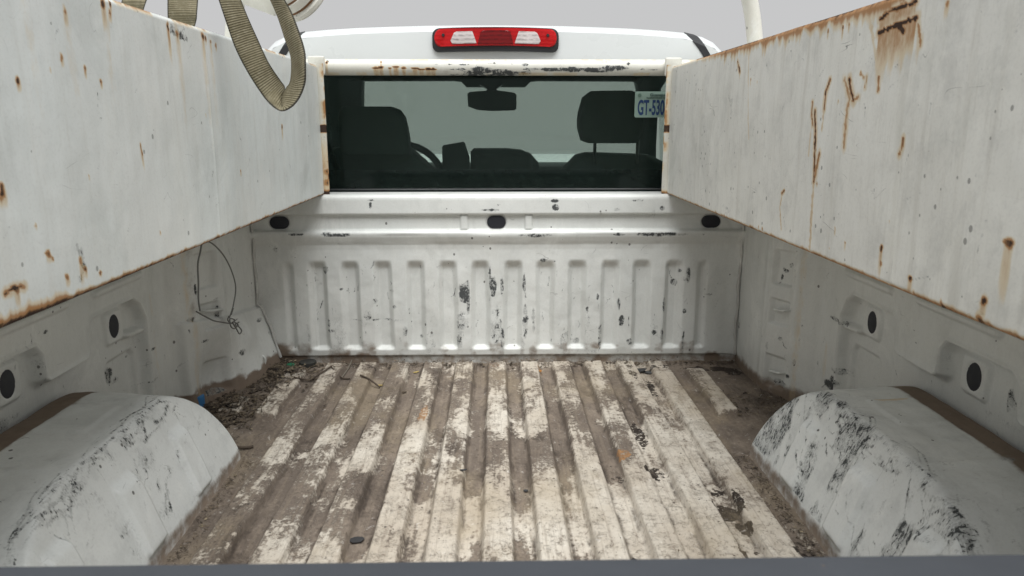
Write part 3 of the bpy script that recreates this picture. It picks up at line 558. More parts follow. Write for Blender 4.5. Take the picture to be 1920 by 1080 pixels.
shell('rear_pillar', rear_ys + [2.80, 2.88], 9, 18, M_CAB, truck)
shell('door', [2.88, 3.3, 3.7, 4.2], 14, 18, M_CAB, truck)
shell('headliner', [2.70, 3.0, 3.4, 3.66], 0, 9, M_LINER, truck, inset=.04)
shell('pillar_trim', [2.70, 2.88], 9, 18, M_LINER, truck, inset=.035)
shell('door_trim', [2.88, 3.3, 3.7, 4.1], 14, 18, M_LINER, truck, inset=.05)
# rear panel: frame between the section's outline and the window opening; a crease runs across it
o = outline(2.645); full = [(x, z) for x, z in o] + [(-x, z) for x, z in o[::-1] if x > 0]
full = [(-x, z) for x, z in o[::-1] if x > 0] + [(x, z) for x, z in o]
WX, WZ0, WZ1 = .69, .577, .985
cxw, czw = 0, (WZ0 + WZ1) / 2
def edge_pt(a):
    dx, dz = cos(a), sin(a); best = 9
    pts = full; n = len(pts)
    for i in range(n):
        (x0, z0), (x1, z1) = pts[i], pts[(i + 1) % n]; ex, ez = x1 - x0, z1 - z0; den = dx * ez - dz * ex
        if abs(den) < 1e-9: continue
        t = ((x0 - cxw) * ez - (z0 - czw) * ex) / den; u = ((x0 - cxw) * dz - (z0 - czw) * dx) / den
        if t > 0 and -1e-6 <= u <= 1 + 1e-6: best = min(best, t)
    return (cxw + dx * best, czw + dz * best)
win = rrect(2 * WX, WZ1 - WZ0, .05, 5); win2 = []
for (p, q) in zip(win, win[1:] + win[:1]):
    n = max(1, int(math.hypot(q[0] - p[0], q[1] - p[1]) / .03)); win2 += [(p[0] + (q[0] - p[0]) * i / n, p[1] + (q[1] - p[1]) * i / n) for i in range(n)]
bm = bmesh.new(); R0, R1, R2, R3 = [], [], [], []
for (x, z) in win2:
    e = edge_pt(atan2(z, x)); zc = czw + z
    R0.append(bm.verts.new((x, 2.665, zc))); R1.append(bm.verts.new((x * 1.004, 2.640, czw + z * 1.01)))
    R2.append(bm.verts.new((x * .45 + e[0] * .55, 2.640, zc * .45 + e[1] * .55))); R3.append(bm.verts.new((e[0], 2.645, e[1])))
n = len(win2)
for A, B in ((R0, R1), (R1, R2), (R2, R3)):
    for k in range(n): bm.faces.new((A[k], A[(k + 1) % n], B[(k + 1) % n], B[k]))
rear_panel = bm_obj('rear_panel', bm, M_CAB, truck, 25)
rw = extrude_xz('rear_window', rrect(2 * WX - .004, WZ1 - WZ0 - .004, .048, 5), 2.655, 2.660, M_GLASS, truck, 0, 0, czw)
tag(rw, 'green tinted rear window glass')
box('lower_band', -WX + .012, WX - .012, 2.661, 2.664, WZ0 + .004, .657, M_FRIT, rw, 0)
tube('window_seal', [(-.69, 2.651, .588), (.69, 2.651, .588)], .003, M_BLACK, rw, 6)
# roof drip mouldings (black strips near both roof edges), laid on the sheet metal
from mathutils.bvhtree import BVHTree
def bvh_of(*obs):
    vs, fs = [], []
    for o_ in obs:
        b_ = len(vs); vs += [v.co.copy() for v in o_.data.vertices]; fs += [[b_ + q for q in p.vertices] for p in o_.data.polygons]
    return BVHTree.FromPolygons(vs, fs)
BV = bvh_of(roof, rear_panel); eye = Vector((0, 0, CAM_Z))
def hit(px, py):
    for dx in range(0, 40, 2):
        r = BV.ray_cast(eye, (at(px - dx * .3, py + dx * .5, 'y', 2.6) - eye).normalized())
        if r[0]: return r[0], (r[1] if r[1].y < 0 or r[1].z > 0 else -r[1])
    return at(px, py, 'y', 2.65), Vector((0, -1, 0))
for s in (1, -1):
    bm = bmesh.new(); A = []
    for pa, qa in (((1283, 61), (1301, 64)), ((1290, 68), (1308, 70)), ((1299, 78), (1316, 79)), ((1307, 88), (1323, 88)), ((1315, 100), (1330, 100)), ((1322, 112), (1336, 112)), ((1326, 122), (1340, 122))):
        (a, na), (b, nb) = hit(*pa), hit(*qa); row = []
        for p, n_, off in ((a, na, -.006), (a, na, .003), (b, nb, .003), (b, nb, -.006)): p_ = p + n_ * off; row.append(bm.verts.new((s * p_.x, p_.y, p_.z)))
        A.append(row)
    for r0, r1 in zip(A[:-1], A[1:]):
        for k in range(4): bm.faces.new((r0[k], r0[(k + 1) % 4], r1[(k + 1) % 4], r1[k]))
    bm.faces.new(A[0]); bm.faces.new(A[-1][::-1]); bm_obj('roof_moulding', bm, M_BLACK, truck)
# third brake lamp
def bulge(c):
    c.y -= .010 * max(0, 1 - (c.x / .215) ** 2); c.z += -.004 * (c.x / .2) ** 2; return c
def rr(x0, x1, z0, z1, r): return [((x0 + x1) / 2 + a, (z0 + z1) / 2 + b) for a, b in rrect(x1 - x0, z1 - z0, r, 5)]
def subd(poly, step=.012):
    out = []
    for p, q in zip(poly, poly[1:] + poly[:1]):
        n = max(1, int(math.hypot(q[0] - p[0], q[1] - p[1]) / step)); out += [(p[0] + (q[0] - p[0]) * i / n, p[1] + (q[1] - p[1]) * i / n) for i in range(n)]
    return out
zt, zb = 1.134, 1.057
bl = extrude_xz('brake_lamp', subd(rr(-.214, .214, zb, zt, .022)), 2.628, 2.70, M_BLACK, truck, .003, fn=bulge); tag(bl, 'red and clear high brake lamp on the back of the roof')
extrude_xz('red_lens', subd(rr(-.206, .206, zb + .017, zt - .003, .022)), 2.620, 2.64, M_RED, bl, .006, fn=bulge)
for s in (1, -1):
    cl = [(s * .064, zb + .024), (s * .146, zb + .024), (s * .152, zb + .034), (s * .140, zt - .018), (s * .132, zt - .014), (s * .078, zt - .014)]
    extrude_xz('clear_lens', subd(cl), 2.6165, 2.64, M_CLEAR, bl, .002, fn=bulge)
    bm = bmesh.new(); bmesh.ops.create_cone(bm, segments=14, radius1=.0055, radius2=.0045, depth=.004, cap_ends=True, matrix=Matrix.Translation((s * .176, 2.6125, zb + .05)) @ Matrix.Rotation(pi / 2, 4, 'X')); bm_obj('screw', bm, M_BLACK, bl, 40)
extrude_xz('centre_lens', subd([(-.060, zb + .022), (.060, zb + .022), (.050, zt - .016), (.042, zt - .012), (-.042, zt - .012), (-.050, zt - .016)]), 2.6150, 2.64, M_DRED, bl, .003, fn=bulge)

# ---- cab interior and windshield
box('cab_floor', -.90, .90, 2.67, 4.15, -.05, .02, M_LINER, truck); box('cab_back_trim', -.88, .88, 2.668, 2.70, .0, .575, M_LINER, truck)
box('firewall', -.90, .90, 4.10, 4.16, .0, .60, M_LINER, truck)
# windshield surround: dark header, pillars that lean forward to the cowl
def ws_pt(x, z): return Vector((x, 3.66 + (1.02 - z) * 1.35, z))
hd = subd([(-.70, 1.005), (-.66, 1.012), (-.20, 1.0135), (-.165, 1.010), (-.14, .985), (.14, .985), (.165, 1.010), (.20, 1.0135), (.655, 1.012), (.69, 1.0), (.72, 1.10), (-.72, 1.10)], .05)
extrude_xz('windshield_header', hd, 3.62, 3.68, M_LINER, truck)
for s in (1, -1):
    q = [ws_pt(s * .735, 1.06), ws_pt(s * .742, .98), ws_pt(s * .775, .86), ws_pt(s * .82, .70), ws_pt(s * .86, .56)]
    bm = bmesh.new(); rows = []
    for p, wd in zip(q, (.09, .055, .045, .045, .05) if s > 0 else (.12, .10, .10, .10, .10)): rows.append([bm.verts.new(p + Vector((a * wd, b * .04, 0))) for a, b in ((-1, -1), (1, -1), (1, 1), (-1, 1))])
    for A, B in zip(rows[:-1], rows[1:]):
        for k in range(4): bm.faces.new((A[k], A[(k + 1) % 4], B[(k + 1) % 4], B[k]))
    bm.faces.new(rows[0]); bm.faces.new(rows[-1][::-1]); bm_obj('windshield_pillar', bm, M_LINER, truck)
    bm = bmesh.new(); v = [bm.verts.new(p) for p in ((s * .905, 2.9, .60), (s * .90, 4.1, .60), (s * .79, 3.72, 1.01), (s * .785, 2.9, 1.03))]; bm.faces.new(v); ex = bmesh.ops.extrude_face_region(bm, geom=bm.faces[:])
    for q_ in ex['geom']:
        if isinstance(q_, bmesh.types.BMVert): q_.co.x += s * .004
    bm_obj('door_window', bm, M_WS, truck)
bm = bmesh.new(); v = [bm.verts.new(ws_pt(*p)) for p in ((-.84, .56), (.84, .56), (.70, 1.03), (-.70, 1.03))]; bm.faces.new(v); ex = bmesh.ops.extrude_face_region(bm, geom=bm.faces[:])
for q_ in ex['geom']:
    if isinstance(q_, bmesh.types.BMVert): q_.co.y += .005
bm_obj('windshield', bm, M_WS, truck)
# dashboard with an instrument hood in its middle
bm = bmesh.new(); bx(bm, -.86, .86, 3.62, 4.08, .20, .612, .04, 4); dash = bm_obj('dashboard', bm, M_DASH, truck, 50)
box('centre_console', -.10, .17, 3.44, 3.64, .3, .684, M_DARK, dash, .03, 4)
extrude_xz('display_hood', subd([(-.118, .58), (-.118, .690), (-.105, .702), (.05, .702), (.12, .695), (.165, .675), (.196, .64), (.204, .58)], .03), 3.46, 3.60, M_DARK, dash, .01)
extrude_xz('display_screen', [(-.247, .60), (-.247, .712), (-.240, .720), (-.150, .735), (-.143, .730), (-.122, .665), (-.122, .60)], 3.44, 3.462, M_DARK, dash, .004)
hood = box('hood', -.84, .84, 4.18, 5.2, .30, .610, plain('tinted seen hood paint', (.70, .72, .72), .35, var=.03), truck, .05, 4)
# steering wheel, tilted towards the driver
bm = bmesh.new(); pts = []
for i in range(33):
    a = 2 * pi * i / 32; p = Vector((.19 * cos(a), 0, .19 * sin(a))); p = Matrix.Rotation(radians(-25), 3, 'X') @ p; pts.append(Vector((-.43, 3.38, .55)) + p)
tube_bm(bm, pts, .016, 10, False)
for a in (radians(200), radians(340), radians(270)):
    p = Matrix.Rotation(radians(-25), 3, 'X') @ Vector((.18 * cos(a), 0, .18 * sin(a))); tube_bm(bm, [Vector((-.43, 3.38, .55)), Vector((-.43, 3.38, .55)) + p], .014, 8)
tube_bm(bm, [Vector((-.42, 3.37, .525)), Vector((-.42, 3.66, .42))], .04, 12)
bm_obj('steering_wheel', bm, M_BLACK, truck, 50)
# seats
def cushion(name, poly, y0, y1, parent, bev=.025, mat=M_DARK, lean=0.):
    bm = bmesh.new(); a = [bm.verts.new((x, y0, z)) for x, z in poly]; b = [bm.verts.new((x, y1, z)) for x, z in poly]; f0 = bm.faces.new(a); f1 = bm.faces.new(b[::-1]); n = len(poly)
    for k in range(n): bm.faces.new((a[k], b[k], b[(k + 1) % n], a[(k + 1) % n]))
    bmesh.ops.bevel(bm, geom=list(f0.edges) + list(f1.edges), offset=bev, segments=4, affect='EDGES', profile=.5)
    return bm_obj(name, bm, mat, parent, 50)
for s in (1, -1):
    cx = .465 * s
    st = cushion('seat', subd([(cx - .25, .10), (cx + .25, .10), (cx + .25, .60), (cx + .22, .66), (cx + .15, .694), (cx - .10, .702), (cx - .14, .692), (cx - .19, .64), (cx - .25, .50)] if s > 0 else
                 [(cx + .25, .10), (cx - .25, .10), (cx - .25, .66), (cx - .20, .72), (cx - .05, .735), (cx + .12, .722), (cx + .17, .675), (cx + .25, .590)][::-1], .04), 2.96, 3.12, truck)
    box('seat_cushion', cx - .25, cx + .25, 3.05, 3.55, .12, .30, M_DARK, st, .04, 4)
    if s > 0: pl = [(.318, .80), (.320, .86), (.335, .915), (.365, .938), (.52, .940), (.558, .925), (.566, .87), (.562, .762), (.545, .742), (.36, .742), (.332, .752)]
    else: pl = [(-.60, .74), (-.60, .862), (-.585, .880), (-.40, .880), (-.370, .868), (-.350, .84), (-.338, .76), (-.335, .70), (-.60, .70)]
    cushion('headrest', subd(pl, .03), 2.90, 2.99, st, .018)
    if s > 0:
        for hx in (.388, .556): tube('headrest_post', [(hx, 2.95, .66), (hx, 2.95, .76)], .0065, M_BLACK if hx < .5 else M_CHROME, st, 8)
# rucksack-like clutter and belt seen on the driver's seat back
tube('seat_belt', spline([(-.70, 2.80, .98), (-.66, 2.82, .86), (-.63, 2.86, .72), (-.60, 2.9, .6)], 5), .012, M_BLACK, truck, 6)
tube('seat_belt', spline([(.66, 2.80, .98), (.645, 2.82, .86), (.65, 2.86, .72), (.66, 2.9, .6)], 5), .012, M_BLACK, truck, 6)
# rear view mirror
mr = extrude_xz('rear_view_mirror', subd([(-.130, .948), (-.118, .957), (-.04, .962), (-.01, .966), (.02, .962), (.085, .953), (.094, .944), (.094, .882), (.085, .875), (-.02, .872), (-.085, .877), (-.127, .892)], .02), 3.48, 3.515, M_DARK, truck, .004)
extrude_xz('mirror_stem', [(-.045, .955), (.008, .955), (.002, .972), (.03, .990), (-.075, .990), (-.04, .972)], 3.50, 3.62, M_BLACK, mr)

# ================================================================== SIDE TOOLBOXES
def SP(px, py, sgn): q = at(px, py, 'x', sgn * .582); return (q.y, q.z)
def side_box(sgn, label):
    t = thing('side_toolbox', label, 'toolbox', (sgn * .78, 1.4, .582), 'long toolboxes mounted on the bed rails')
    mat = M_BOXL if sgn < 0 else M_BOXR
    y0, y1, z0, z1 = .30, 2.530, .583, (1.003 if sgn < 0 else 1.000)
    ys = np.arange(y0, y1 + .001, .0032); zs = np.linspace(z0, z1, 150); Y, Zz = np.meshgrid(ys, zs)
    bulge_ = .004 * np.sin(pi * (Zz - z0) / (z1 - z0)) * (NA.fbm(Y * 2.2 + 5 * sgn, Zz * 2) - .2) + (NB.fbm(Y * 6, Zz * 6 + sgn) - .5) * .004
    e = np.minimum(Zz - z0, z1 - Zz); bulge_ += -.004 * (1 - ss(e, 0, .006)); bulge_ -= .006 * (1 - ss(y1 - Y, 0, .008))
    seamY = 1.56; 
    if sgn < 0: bulge_ += .0011 * np.exp(-((Y - seamY - .002 * np.sin(Zz * 9)) / .005) ** 2) * (.5 + NC(Zz * 210, Y * 3))
    Xf = sgn * (.582 - bulge_)
    rust = np.zeros(Y.shape); chip = np.zeros(Y.shape); dirt = np.zeros(Y.shape)
    def spot(px, py, r, L, s=1., wd=1.):
        nonlocal rust
        u, v = SP(px, py, sgn); d = np.hypot((Y - u) / wd, (Zz - v) * .8) / r + (NB(Y * 160, Zz * 160) - .5) * .9; core = s * (1 - ss(d, .3, 1.3))
        dz = v - Zz; dr = .55 * s * (1 - ss(np.abs(Y - u) / (r * wd), .4, 1.3)) * (dz > 0) * (1 - ss(dz, L * .25, L)); rust = np.maximum(rust, np.maximum(core, dr))
    def line(pts, wd, s, L=0, tgt='rust'):
        nonlocal rust, chip
        q = [SP(a, b, sgn) for a, b in pts]; d = seg_d(Y, Zz, q); v = np.maximum(s * (1 - ss(d + (NB(Y * 170, Zz * 170) - .5) * wd * .9, wd * .4, wd * 1.2)), (.42 * s * (1 - ss(d, wd * .8, wd * 3.2)) if tgt == 'rust' and s > .6 else 0))
        if L:
            zt_ = np.interp(Y, *zip(*sorted(q))); inr = (Y > min(a for a, _ in q)) & (Y < max(a for a, _ in q)); dz = zt_ - Zz
            v = np.maximum(v, .55 * s * inr * (dz > 0) * (1 - ss(dz, L * .2, L * (.4 + 1.2 * NC.fbm(Y * 70, Y * 0)))))
        if tgt == 'rust': rust = np.maximum(rust, v)
        else: chip = np.maximum(chip, v)
    edge_n = NC.fbm(Y * 55, Y * 0 + 1.3); edge_l = NA.fbm(Y * 6, Y * 0 + 7)
    if sgn < 0:
        near = 1 - ss(Y, .85, 1.25)
        hgt = .004 + .020 * edge_n ** 2 * (.5 + edge_l) + .026 * near * edge_n
        rust = np.maximum(rust, 1.0 * (1 - ss((Zz - z0) / hgt, .0, 1.0))); dirt = .8 * (1 - ss((Zz - z0) / (hgt * .9), 0, 1)) * ss(edge_n, .4, .6)
        rust = np.maximum(rust, (.62 * (1 - ss((z1 - Zz) / .012, 0, 1)) * ss(NA.fbm(Y * 16, Y * 0), .50, .62)))
        rust = np.maximum(rust, .95 * (1 - ss((y1 - Y) / .012, 0, 1)) * ss(NB.fbm(Zz * 30, Zz * 0), .35, .6))
        for a in ((122, 22, .006, .03), (204, 24, .005, .02), (115, 108, .005, .02), (32, 150, .005, .02), (158, 128, .004, .02), (189, 153, .004, .015), (92, 128, .002, .01), (263, 275, .005, .05, .95, .7), (266, 288, .004, .04, .9, .7), (528, 238, .007, .05, .9), (450, 320, .004, .02),
                  (165, 330, .002, .01, .7), (3, 355, .008, .03), (0, 372, .006, .02, .7), (88, 475, .006, .02, .9), (65, 423, .003, .01, .7), (96, 487, .003, .005, 1), (191, 6, .008, .06, .95), (205, 8, .004, .02), (315, 50, .007, .09, 1), (333, 65, .007, .03, .9), (380, 68, .007, .08, .9), (395, 78, .006, .04, .9), (405, 86, .006, .02, .8), (386, 72, .005, .02, 1),
                  (125, 520, .006, .02, .9), (160, 505, .005, .02, 1), (188, 512, .004, .01, 1), (150, 490, .006, .05, .8), (300, 435, .004, .01, .9), (30, 545, .006, .03, .9), (385, 215, .002, .01, .6)): spot(*a)
        line([(8, 550), (22, 541), (43, 537)], .004, 1); line([(148, 470), (158, 500), (150, 520)], .008, .75, tgt='chip'); line([(142, 460), (150, 478)], .006, .7, tgt='chip'); line([(322, 55), (335, 62), (350, 70)], .010, .70, tgt='chip'); line([(345, 50), (352, 75)], .007, .6, tgt='chip')
        for a in ((155, 212, .01), (187, 218, .014), (200, 235, .008), (655, 0, .0)): 
            u, v = SP(a[0], a[1], sgn); chip = np.maximum(chip, .30 * (1 - ss(np.hypot(Y - u, Zz - v) / max(a[2], .002), .2, 1)))
        for (px, py, s_) in ((337, 110, .3), (385, 130, .26), (400, 150, .22), (200, 60, .2), (50, 30, .18), (130, 70, .2)):      # long pale yellow runs below the lid
            u, v = SP(px, py, sgn); rust = np.maximum(rust, s_ * np.exp(-((Y - u) / .012) ** 2) * ss(Zz, v - .25, v + .02))
    else:
        hgt = .004 + .020 * edge_n ** 2 * (.4 + edge_l); rust = np.maximum(rust, .9 * (1 - ss((Zz - z0) / hgt, 0, 1)))
        top_l = ss(Y, .95, 1.15) * (1 - ss(Y, 1.95, 2.3)); th = .008 + .05 * edge_n ** 1.6 * (.3 + top_l)
        rust = np.maximum(rust, (.35 + .5 * top_l) * (1 - ss((z1 - Zz) / th, 0, 1.1)))
        rust = np.maximum(rust, .95 * (1 - ss((z1 - Zz) / .007, 0, 1)) * ss(edge_l, .40, .55)); rust = np.maximum(rust, .95 * (1 - ss((y1 - Y) / .010, 0, 1)) * ss(NB.fbm(Zz * 30, Zz * 0 + 5), .42, .6))
        line([(1648, 62), (1670, 52), (1695, 42), (1720, 32)], .0048, 1.05, .11); line([(1650, 36), (1675, 18), (1718, 3)], .0045, 1.0, .05); line([(1688, 50), (1694, 58)], .006, 1, .09); line([(1722, 45), (1726, 70), (1726, 85)], .004, .75, .06); line([(1632, 40), (1645, 120)], .006, .4)
        line([(1383, 115), (1388, 135)], .004, 1, .03); line([(1525, 192), (1524, 218), (1526, 235)], .0035, .95); line([(1530, 208), (1531, 250), (1529, 310), (1527, 340)], .0045, 1.05); line([(1538, 288), (1533, 312), (1530, 330)], .005, .85); line([(1531, 310), (1524, 370), (1517, 470)], .0055, .52); line([(1524, 230), (1518, 290)], .004, .4)
        line([(1557, 150), (1549, 175), (1547, 205)], .004, .95); line([(1547, 205), (1543, 245)], .004, .5); line([(1594, 148), (1598, 170), (1603, 188)], .0055, .98); line([(1585, 150), (1596, 185), (1590, 205)], .006, .62); line([(1612, 182), (1600, 190)], .004, .7); line([(1591, 200), (1588, 235), (1585, 275)], .006, .62); line([(1627, 142), (1624, 165)], .003, .75); line([(1649, 145), (1648, 170)], .0035, .85)
        line([(1616, 138), (1622, 145)], .005, .6); line([(1696, 260), (1694, 275), (1688, 290)], .004, .9); line([(1470, 358), (1466, 368), (1462, 390), (1464, 430)], .003, .5); line([(1471, 357), (1466, 363)], .003, 1); line([(1403, 100), (1405, 260)], .005, .28)
        for a in ((1653, 466, .0055, .06), (1651, 494, .004, .03, .95), (1707, 522, .006, .05, 1), (1765, 578, .008, .03, 1), (1845, 563, .007, .04, 1), (1893, 455, .009, .10, .95), (1837, 606, .012, .02, .95), (1586, 455, .003, .02, .8), (1567, 427, .003, .02, 1), (1429, 428, .004, .01, .8), (1422, 425, .003, .01, .8), (1669, 413, .002, .01, .6), (1555, 465, .002, 0.0, .8),
                  (1408, 149, .003, .03, .8), (1420, 153, .002, .01, .8), (1580, 52, .004, .03, .9), (1592, 45, .004, .02, .9), (1552, 58, .004, .02, .8), (1776, 6, .006, .03, .8), (1573, 190, .003, .01, .6), (1533, 345, .003, .01, 1), (1880, 500, .002, .02, .5), (1600, 515, .005, .01, .8), (1711, 555, .007, .01, .8)): spot(*a)
        u, v = SP(1372, 195, sgn); chip = np.maximum(chip, .34 * (1 - ss(np.hypot((Y - u) / .035, (Zz - v) / .06), .2, 1))); line([(1368, 180), (1373, 210)], .010, .50, tgt='chip')
        line([(1855, 395), (1835, 470)], .003, .4, tgt='chip'); line([(1675, 532), (1740, 518)], .002, .62, tgt='chip'); line([(1915, 30), (1908, 70)], .006, .4, tgt='chip'); line([(1355, 385), (1370, 395), (1358, 404)], .006, .38, tgt='chip')
        dirt = .16 * ss(NC.fbm(Y * 14, Zz * 3), .5, .7) * ss(Y, 1.6, 2.1)
    if sgn < 0: chip = np.maximum(chip, scratches(Y, Zz, 40, 41, (.5, 2.45), (.62, .96), 85, 25, .022, .0016, .62)); chip = np.maximum(chip, scratches(Y, Zz, 12, 42, (.8, 2.4), (.60, .75), 30, 40, .05, .0014, .6))
    else: chip = np.maximum(chip, scratches(Y, Zz, 70, 43, (.5, 2.45), (.60, .97), 80, 20, .020, .0016, .62)); chip = np.maximum(chip, scratches(Y, Zz, 34, 44, (.75, 1.7), (.68, .93), 150, 14, .08, .0013, .60))
    # rolled return at the lid edge, then hand over to the sheet-metal body
    P = np.stack([Xf, Y, Zz], 2)
    fp = grid_obj('inner_panel', P, dict(rust=rust, chip=chip, dirt=dirt), mat, t, flip=sgn < 0)
    a, b = sorted((sgn * .588, sgn * .985)); box('box_body', a, b, y0, y1 - .004, z0 + .001, z1 - .016, mat, t, .004)
    a, b = sorted((sgn * .585, sgn * .990)); box('lid', a, b, y0 - .004, y1 - .002, z1 - .014, z1 - .001, mat, t, .004)
    # folded end flange, rusty at its edge
    zz = np.linspace(z0 - .006, z1 + .006, 150); prof_ = np.array([(.566, 2.534), (.564, 2.528), (.568, 2.5245), (.583, 2.524), (.590, 2.5275), (.600, 2.5315)]); A, B = np.meshgrid(np.arange(len(prof_)), zz)
    px_ = prof_[A.astype(int), 0] + (NB.fbm(B * 6, B * 0) - .5) * .003; py_ = prof_[A.astype(int), 1]
    rr_ = .72 * ss(NA.fbm(B * 24, A * .5 + sgn), .48, .72) * (A < 3) + .95 * (1 - ss(np.abs(B - .80), .01, .016)) * (A < 4) + .95 * (1 - ss(B - z0, 0, .02)) + (.5 * ss(.85 - B, 0, .2) if sgn < 0 else 0)
    grid_obj('end_flange', np.stack([sgn * px_, py_, B], 2), dict(rust=rr_, chip=.3 * (NC.fbm(B * 40, A) > .6), dirt=np.zeros(A.shape)), M_RACK, t, flip=sgn < 0)
    # the angled lug that ties the box to the crossbar
    bm = bmesh.new(); bx(bm, *sorted((sgn * .560, sgn * .615)), 2.5335, 2.545, z1 - .03, z1 + .030, .006, 3); bm_obj('mounting_lug', bm, M_RACK, t, 40)
    return t
side_box(-1, 'long white side toolbox on the left bed rail, smoother, below the hanging strap')
side_box(1, 'long white side toolbox on the right bed rail, heavily rust streaked')

# ================================================================== RACK
rack = thing('ladder_rack', 'cream painted tubular rack with a chipped crossbar behind the cab window', 'rack', (0, 2.575, .57))
Yc, Zc, Rc = 2.575, 1.0, .0262
L = np.arange(-.80, .8001, .003); A = np.linspace(0, 2 * pi, 41); LL, AA = np.meshgrid(L, A)
zloc = np.sin(AA)
def PT(px, py): q = at(px, py, 'y', Yc - Rc); return (q.x, (q.z - Zc) / Rc)
front = np.cos(AA) < .3
cl = chipspots([(870, 121, 12, 3, .8), (858, 130, 20, 3, .85), (900, 129, 24, 4, .9), (895, 135, 30, 4, .9), (935, 133, 30, 4, .9), (960, 137, 40, 4, .9), (1000, 130, 20, 3, .8), (1040, 130, 30, 4, 1), (1080, 130, 40, 5, 1), (1120, 131, 40, 5, 1), (1150, 126, 24, 4, .95), (1165, 128, 16, 3, .8), (1178, 119, 4, 3, .9), (1130, 116, 14, 2, .7), (960, 119, 3, 3, .8), (985, 121, 8, 3, .8), (920, 118, 12, 2, .7), (845, 121, 5, 2, .8), (818, 121, 4, 2, .8),
                (1205, 130, 6, 2, .8), (1225, 131, 12, 2, .7), (1250, 116, 10, 1.5, .7), (613, 115, 3, 3, 1), (870, 140, 30, 3, .9), (930, 141, 50, 3, .8), (1282, 117, 3, 2, .8), (1300, 116, 5, 2, .8)], PT)
zn = (zloc + (AA > pi) * 0)
chip = blobs(LL, zloc * .0262 , [(a, b * .0262, c, d * .0262, e) for a, b, c, d, e in cl], NB, .35, 55) * front
rl = np.zeros(LL.shape)
for (px, py, r_) in ((714, 126, 7), (705, 127, 9), (742, 125, 8), (731, 128, 4), (757, 127, 6), (778, 128, 9), (790, 130, 8), (803, 129, 8), (812, 129, 4), (714, 116, 2), (812, 130, 8), (612, 117, 3)):
    u, v = PT(px, py); rl = np.maximum(rl, 1.1 * (1 - ss(np.hypot((LL - u) / (r_ * .0019), (zloc - v) / .16), .5, 1.1)) * front); rl = np.maximum(rl, .5 * (1 - ss(np.abs(LL - u) / (r_ * .0014), .4, 1.1)) * (zloc < v) * front)
rl = np.maximum(rl, .3 * (zloc > .8) * ss(NA.fbm(LL * 30, LL * 0), .5, .6)); rl = np.maximum(rl, .30 * (zloc < -.6) * ss(NA.fbm(LL * 20, LL * 0 + 4), .45, .6))
cb = grid_obj('crossbar', np.stack([LL, Yc - Rc * -np.cos(AA) * -1 * -1, Zc + Rc * zloc], 2), dict(chip=chip, rust=rl, dirt=.25 * (zloc < -.4) * (LL * 0 + 1)), M_RACK, rack)
for v in cb.data.vertices: pass
for s in (1, -1):
    tube('rack_foot', [(s * .70, 2.575, .585), (s * .70, 2.575, 1.0)], .022, M_RACK, rack, 14)
    q = [at(px, py, 'y', 2.44) for px, py in ((1416, 96), (1414, 60), (1410, 25), (1402, -15), (1390, -60))]
    q = [Vector((s * p.x + (0 if s > 0 else .0), p.y, p.z)) for p in q]; base = q[0].copy(); base.z = 1.0; base.y = 2.44
    tube('rack_upright', spline([base + Vector((0, 0, 0))] + q, 5), .0245, M_RACK, rack, 20)
    tube('side_rail', [(q[-1].x, 2.46, q[-1].z), (q[-1].x, .2, q[-1].z)], .0245, M_RACK, rack, 16)
    tube('corner_brace', [(s * .80, 2.575, 1.0), (s * .82, 2.50, 1.0), (base.x, 2.44, 1.01)], .022, M_RACK, rack, 14)
RAIL_Z = q[-1].z; RAIL_X = abs(q[-1].x)

# ================================================================== PIPE, STRAPS
pipe = thing('white_pipe', 'fat white pipe with a collared end held above the left toolbox', 'pipe', (-.70, 2.3, 1.2))
e0 = at(572, -8, 'y', 2.28); ax = Vector((-.50, -.66, .50)).normalized(); R_ = .082
def P_(t): return e0 + ax * t
tube('pipe_body', [P_(.045), P_(.50)], R_ * .90, M_RACK, pipe, 36)
bm = bmesh.new(); tube_bm(bm, [P_(.050), P_(.046), P_(.028), P_(.022), P_(.020), P_(.012), P_(.006), P_(-.004), P_(-.010)], [R_ * .90, R_ * .99, R_ * 1.0, R_ * .99, R_ * .945, R_ * .945, R_ * 1.03, R_ * 1.04, R_ * .99], 36); bm_obj('pipe_collar', bm, M_RACK, pipe, 35)
bm = bmesh.new(); tube_bm(bm, [P_(.0215), P_(.0150)], R_ * .985, 36); tube_bm(bm, [P_(.051), P_(.047)], R_ * .955, 36); bm_obj('rust_joint', bm, plain('rusty joint', (.16, .08, .035), .8, sc=50, var=.5), pipe, 40)
bm = bmesh.new(); pg = [at(a, b, 'y', 2.30) for a, b in ((440, -30), (450, 5), (512, 29), (530, 5), (500, -40))]; v0 = [bm.verts.new(p) for p in pg]; v1 = [bm.verts.new(p + Vector((0, .02, 0))) for p in pg]; bm.faces.new(v0); bm.faces.new(v1[::-1])
for k in range(5): bm.faces.new((v0[k], v1[k], v1[(k + 1) % 5], v0[(k + 1) % 5]))
bm_obj('pipe_bracket', bm, M_RACK, pipe)

